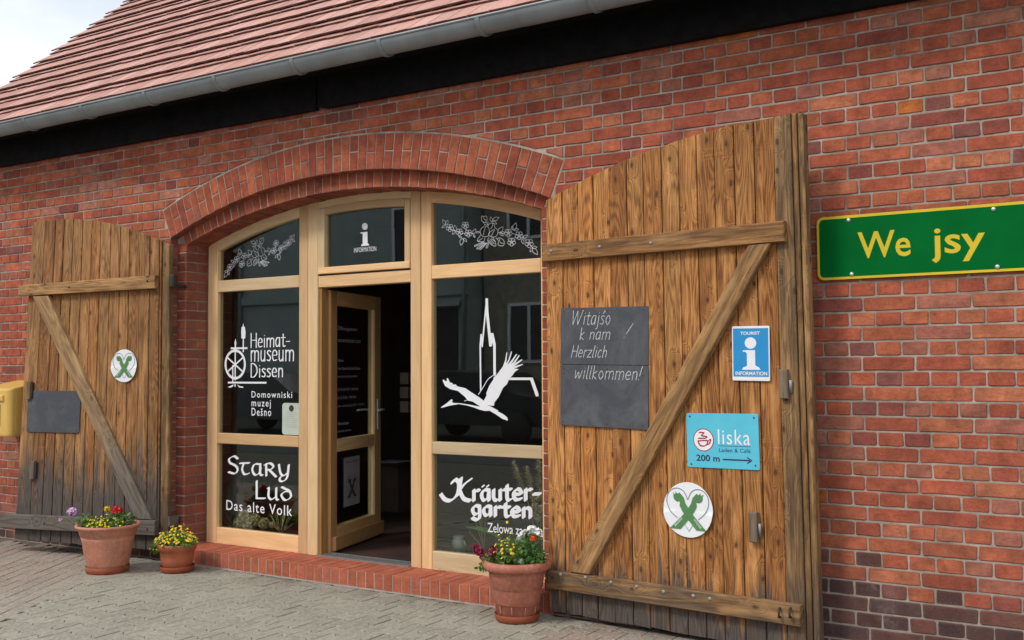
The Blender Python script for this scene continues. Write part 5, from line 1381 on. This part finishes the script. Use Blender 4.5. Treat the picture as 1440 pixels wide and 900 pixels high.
# ================================================================== HOUSES ACROSS THE STREET (seen in the panes)
def far_window(b, x0, x1, z0, z1, Y, wh):
    mb = MB(); 
    for q in ((x0, x0 + .08, z0, z1), (x1 - .08, x1, z0, z1), (x0 + .08, x1 - .08, z0, z0 + .08), (x0 + .08, x1 - .08, z1 - .08, z1), ((x0 + x1) / 2 - .04, (x0 + x1) / 2 + .04, z0 + .08, z1 - .08)):
        mb.box((q[0], Y, q[2]), (q[1], Y + .06, q[3]))
    f_ = mb.build('window', wh, b)
    mb = MB(); mb.box((x0 + .08, Y + .005, z0 + .08), (x1 - .08, Y + .015, z1 - .08)); mb.build('window_pane', M_FARGLASS, b)
M_FARGLASS = plain('far_window_glass', (.012, .014, .018), .15, var=.1)
M_TEAL = plain('pale_green_render', (.36, .41, .40), .9, var=.08, scale=2); M_DARKR = plain('dark_roughcast', (.30, .265, .23), .95, var=.25, scale=6)
hA = thing('town_house', 'pale green rendered house across the street behind the viewer', 'house', (-21, -17, 0))
mb = MB(); mb.box((-27.5, -23, 0), (-15.4, -16.6, 7.2)); mb.build('wall', M_TEAL, hA)
mb = MB(); mb.prism([(-23.4, 7.2), (-16.2, 7.2), (-19.8, 10.8)], 0, 12.9, lambda x, z, off=0: Vector((-27.7 + off, x, z))); mb.build('roof', M_BRICKFAR, hA)
for x in (-27.1, -20.9 + 2.95, ): far_window(hA, x, x + 1.1, 4.3, 6.0, -16.6, M_WHITE)
for x in (-26.9, -21.3): far_window(hA, x, x + 1.1, 1.1, 2.7, -16.6, M_WHITE)
mb = MB(); mb.box((-17.0, -16.6, .1), (-15.75, -16.56, 3.1)); mb.build('garage_opening', plain('garage_opening_dark', (.03, .028, .026), .6), hA)  # flat dark panel: the opening's inner darkness put into its colour
mb = MB(); mb.tube([(-23.9, -16.5, .1), (-23.9, -16.5, 7.1)], .06, 8); mb.tube([(-15.5, -16.5, .1), (-15.5, -16.5, 7.1)], .06, 8); mb.build('downpipe', M_ZINC, hA)
mb = MB(); mb.box((-17.3, -16.6, 3.15), (-15.6, -16.42, 3.3)); mb.build('lintel', M_TEAL, hA)
mb = MB(); mb.box((-27.5, -16.6, 3.45), (-15.4, -16.5, 3.65)); mb.build('cornice', M_TEAL, hA)
hB = thing('town_house', 'dark roughcast house across the street behind the viewer', 'house', (-9.5, -17.5, 0))
mb = MB(); mb.box((-15.3, -23, 0), (-4.2, -17.2, 7.4)); mb.build('wall', M_DARKR, hB)
mb = MB(); mb.prism([(-23.4, 7.4), (-16.8, 7.4), (-20.1, 10.6)], 0, 11.3, lambda x, z, off=0: Vector((-15.4 + off, x, z))); mb.build('roof', M_BRICKFAR, hB)
for x in (-14.5, -11.4, -8.0): far_window(hB, x, x + 1.3, 1.6, 3.2, -17.2, M_WHITE); far_window(hB, x, x + 1.3, 4.9, 6.3, -17.2, M_WHITE)

def parked_car(name, label, cx, cy_, col, Lc=4.2):
    """small hatchback seen only as a reflection in the panes"""
    t = thing(name, label, 'car', (cx, cy_, 0)); W_ = 1.7; h = Lc / 2
    side = [(-h, .35), (h, .35), (h + .02, .62), (h - .08, .86), (h - .95, .98), (h - 1.55, 1.38), (-h + .75, 1.44), (-h + .12, 1.05), (-h - .02, .6)]
    mb = MB(); mb.prism(side, 0, W_, lambda x, z, off=0: Vector((cx + x, cy_ + W_ / 2 - off * 1.0, z)), .05); mb.build('body', col, t)
    for yy in (cy_ - W_ / 2 - .004, cy_ + W_ / 2 + .006):
        mb = MB(); mb.prism([(-h + .35, 1.02), (h - 1.15, 1.0), (h - 1.65, 1.33), (-h + .80, 1.38)], 0, .004, facade(yy), 0); mb.build('side_window', M_FARGLASS, t)
        for wx in (-h + .75, h - .8):
            mb = MB(); mb.lathe([(.0001, -.02), (.20, -.02), (.21, 0), (.31, .01), (.31, .16), (.0001, .16)] if yy < cy_ else [(.0001, .0), (.31, .0), (.31, .15), (.21, .17), (.0001, .17)], (cx + wx, yy + (.0 if yy < cy_ else .12), .31), 20, axis='y'); mb.build('wheel', M_INK, t)
    for sx in (-1, 1):
        mb = MB(); mb.box((cx + sx * (h - .02) - .03, cy_ + W_ / 2 - .35, .62), (cx + sx * (h - .02) + .03, cy_ + W_ / 2 + .005, .78), .01); mb.build('lamp', M_WHITE if sx > 0 else M_RED, t)
M_CARD = plain('car_paint_dark', (.02, .022, .026), .25, var=.05); M_CARG = plain('car_paint_grey', (.10, .105, .11), .3, var=.05)
parked_car('parked_car', 'dark hatchback parked across the street behind the viewer', -11.6, -11.6, M_CARD)
parked_car('parked_car', 'grey hatchback parked across the street behind the viewer', -17.4, -11.6, M_CARG)

# ---- moss and small weeds in the joint along the step and the door
mb = MB()
for q in range(70):
    x = R.uniform(-6.4, -1.6); y = -.052 - abs(R.gauss(0, .02)) if x < -3.1 else -.05 - R.random() * .25
    if -3.45 < x < -3.0: continue
    for k in range(R.randint(4, 11)):
        d = Vector((R.gauss(0, 1), R.gauss(0, 1), R.uniform(.3, 1.5))).normalized() * R.uniform(.006, .022); b0 = Vector((x + R.gauss(0, .012), y + R.gauss(0, .006), .0))
        e = d.cross(Vector((0, 0, 1))).normalized() * .002; mb.face([b0 - e, b0 + e, b0 + d])
tag(mb.build('joint_weeds', M_LEAF), 'tiny green weeds and moss in the joint along the step', 'weeds', kind='stuff')
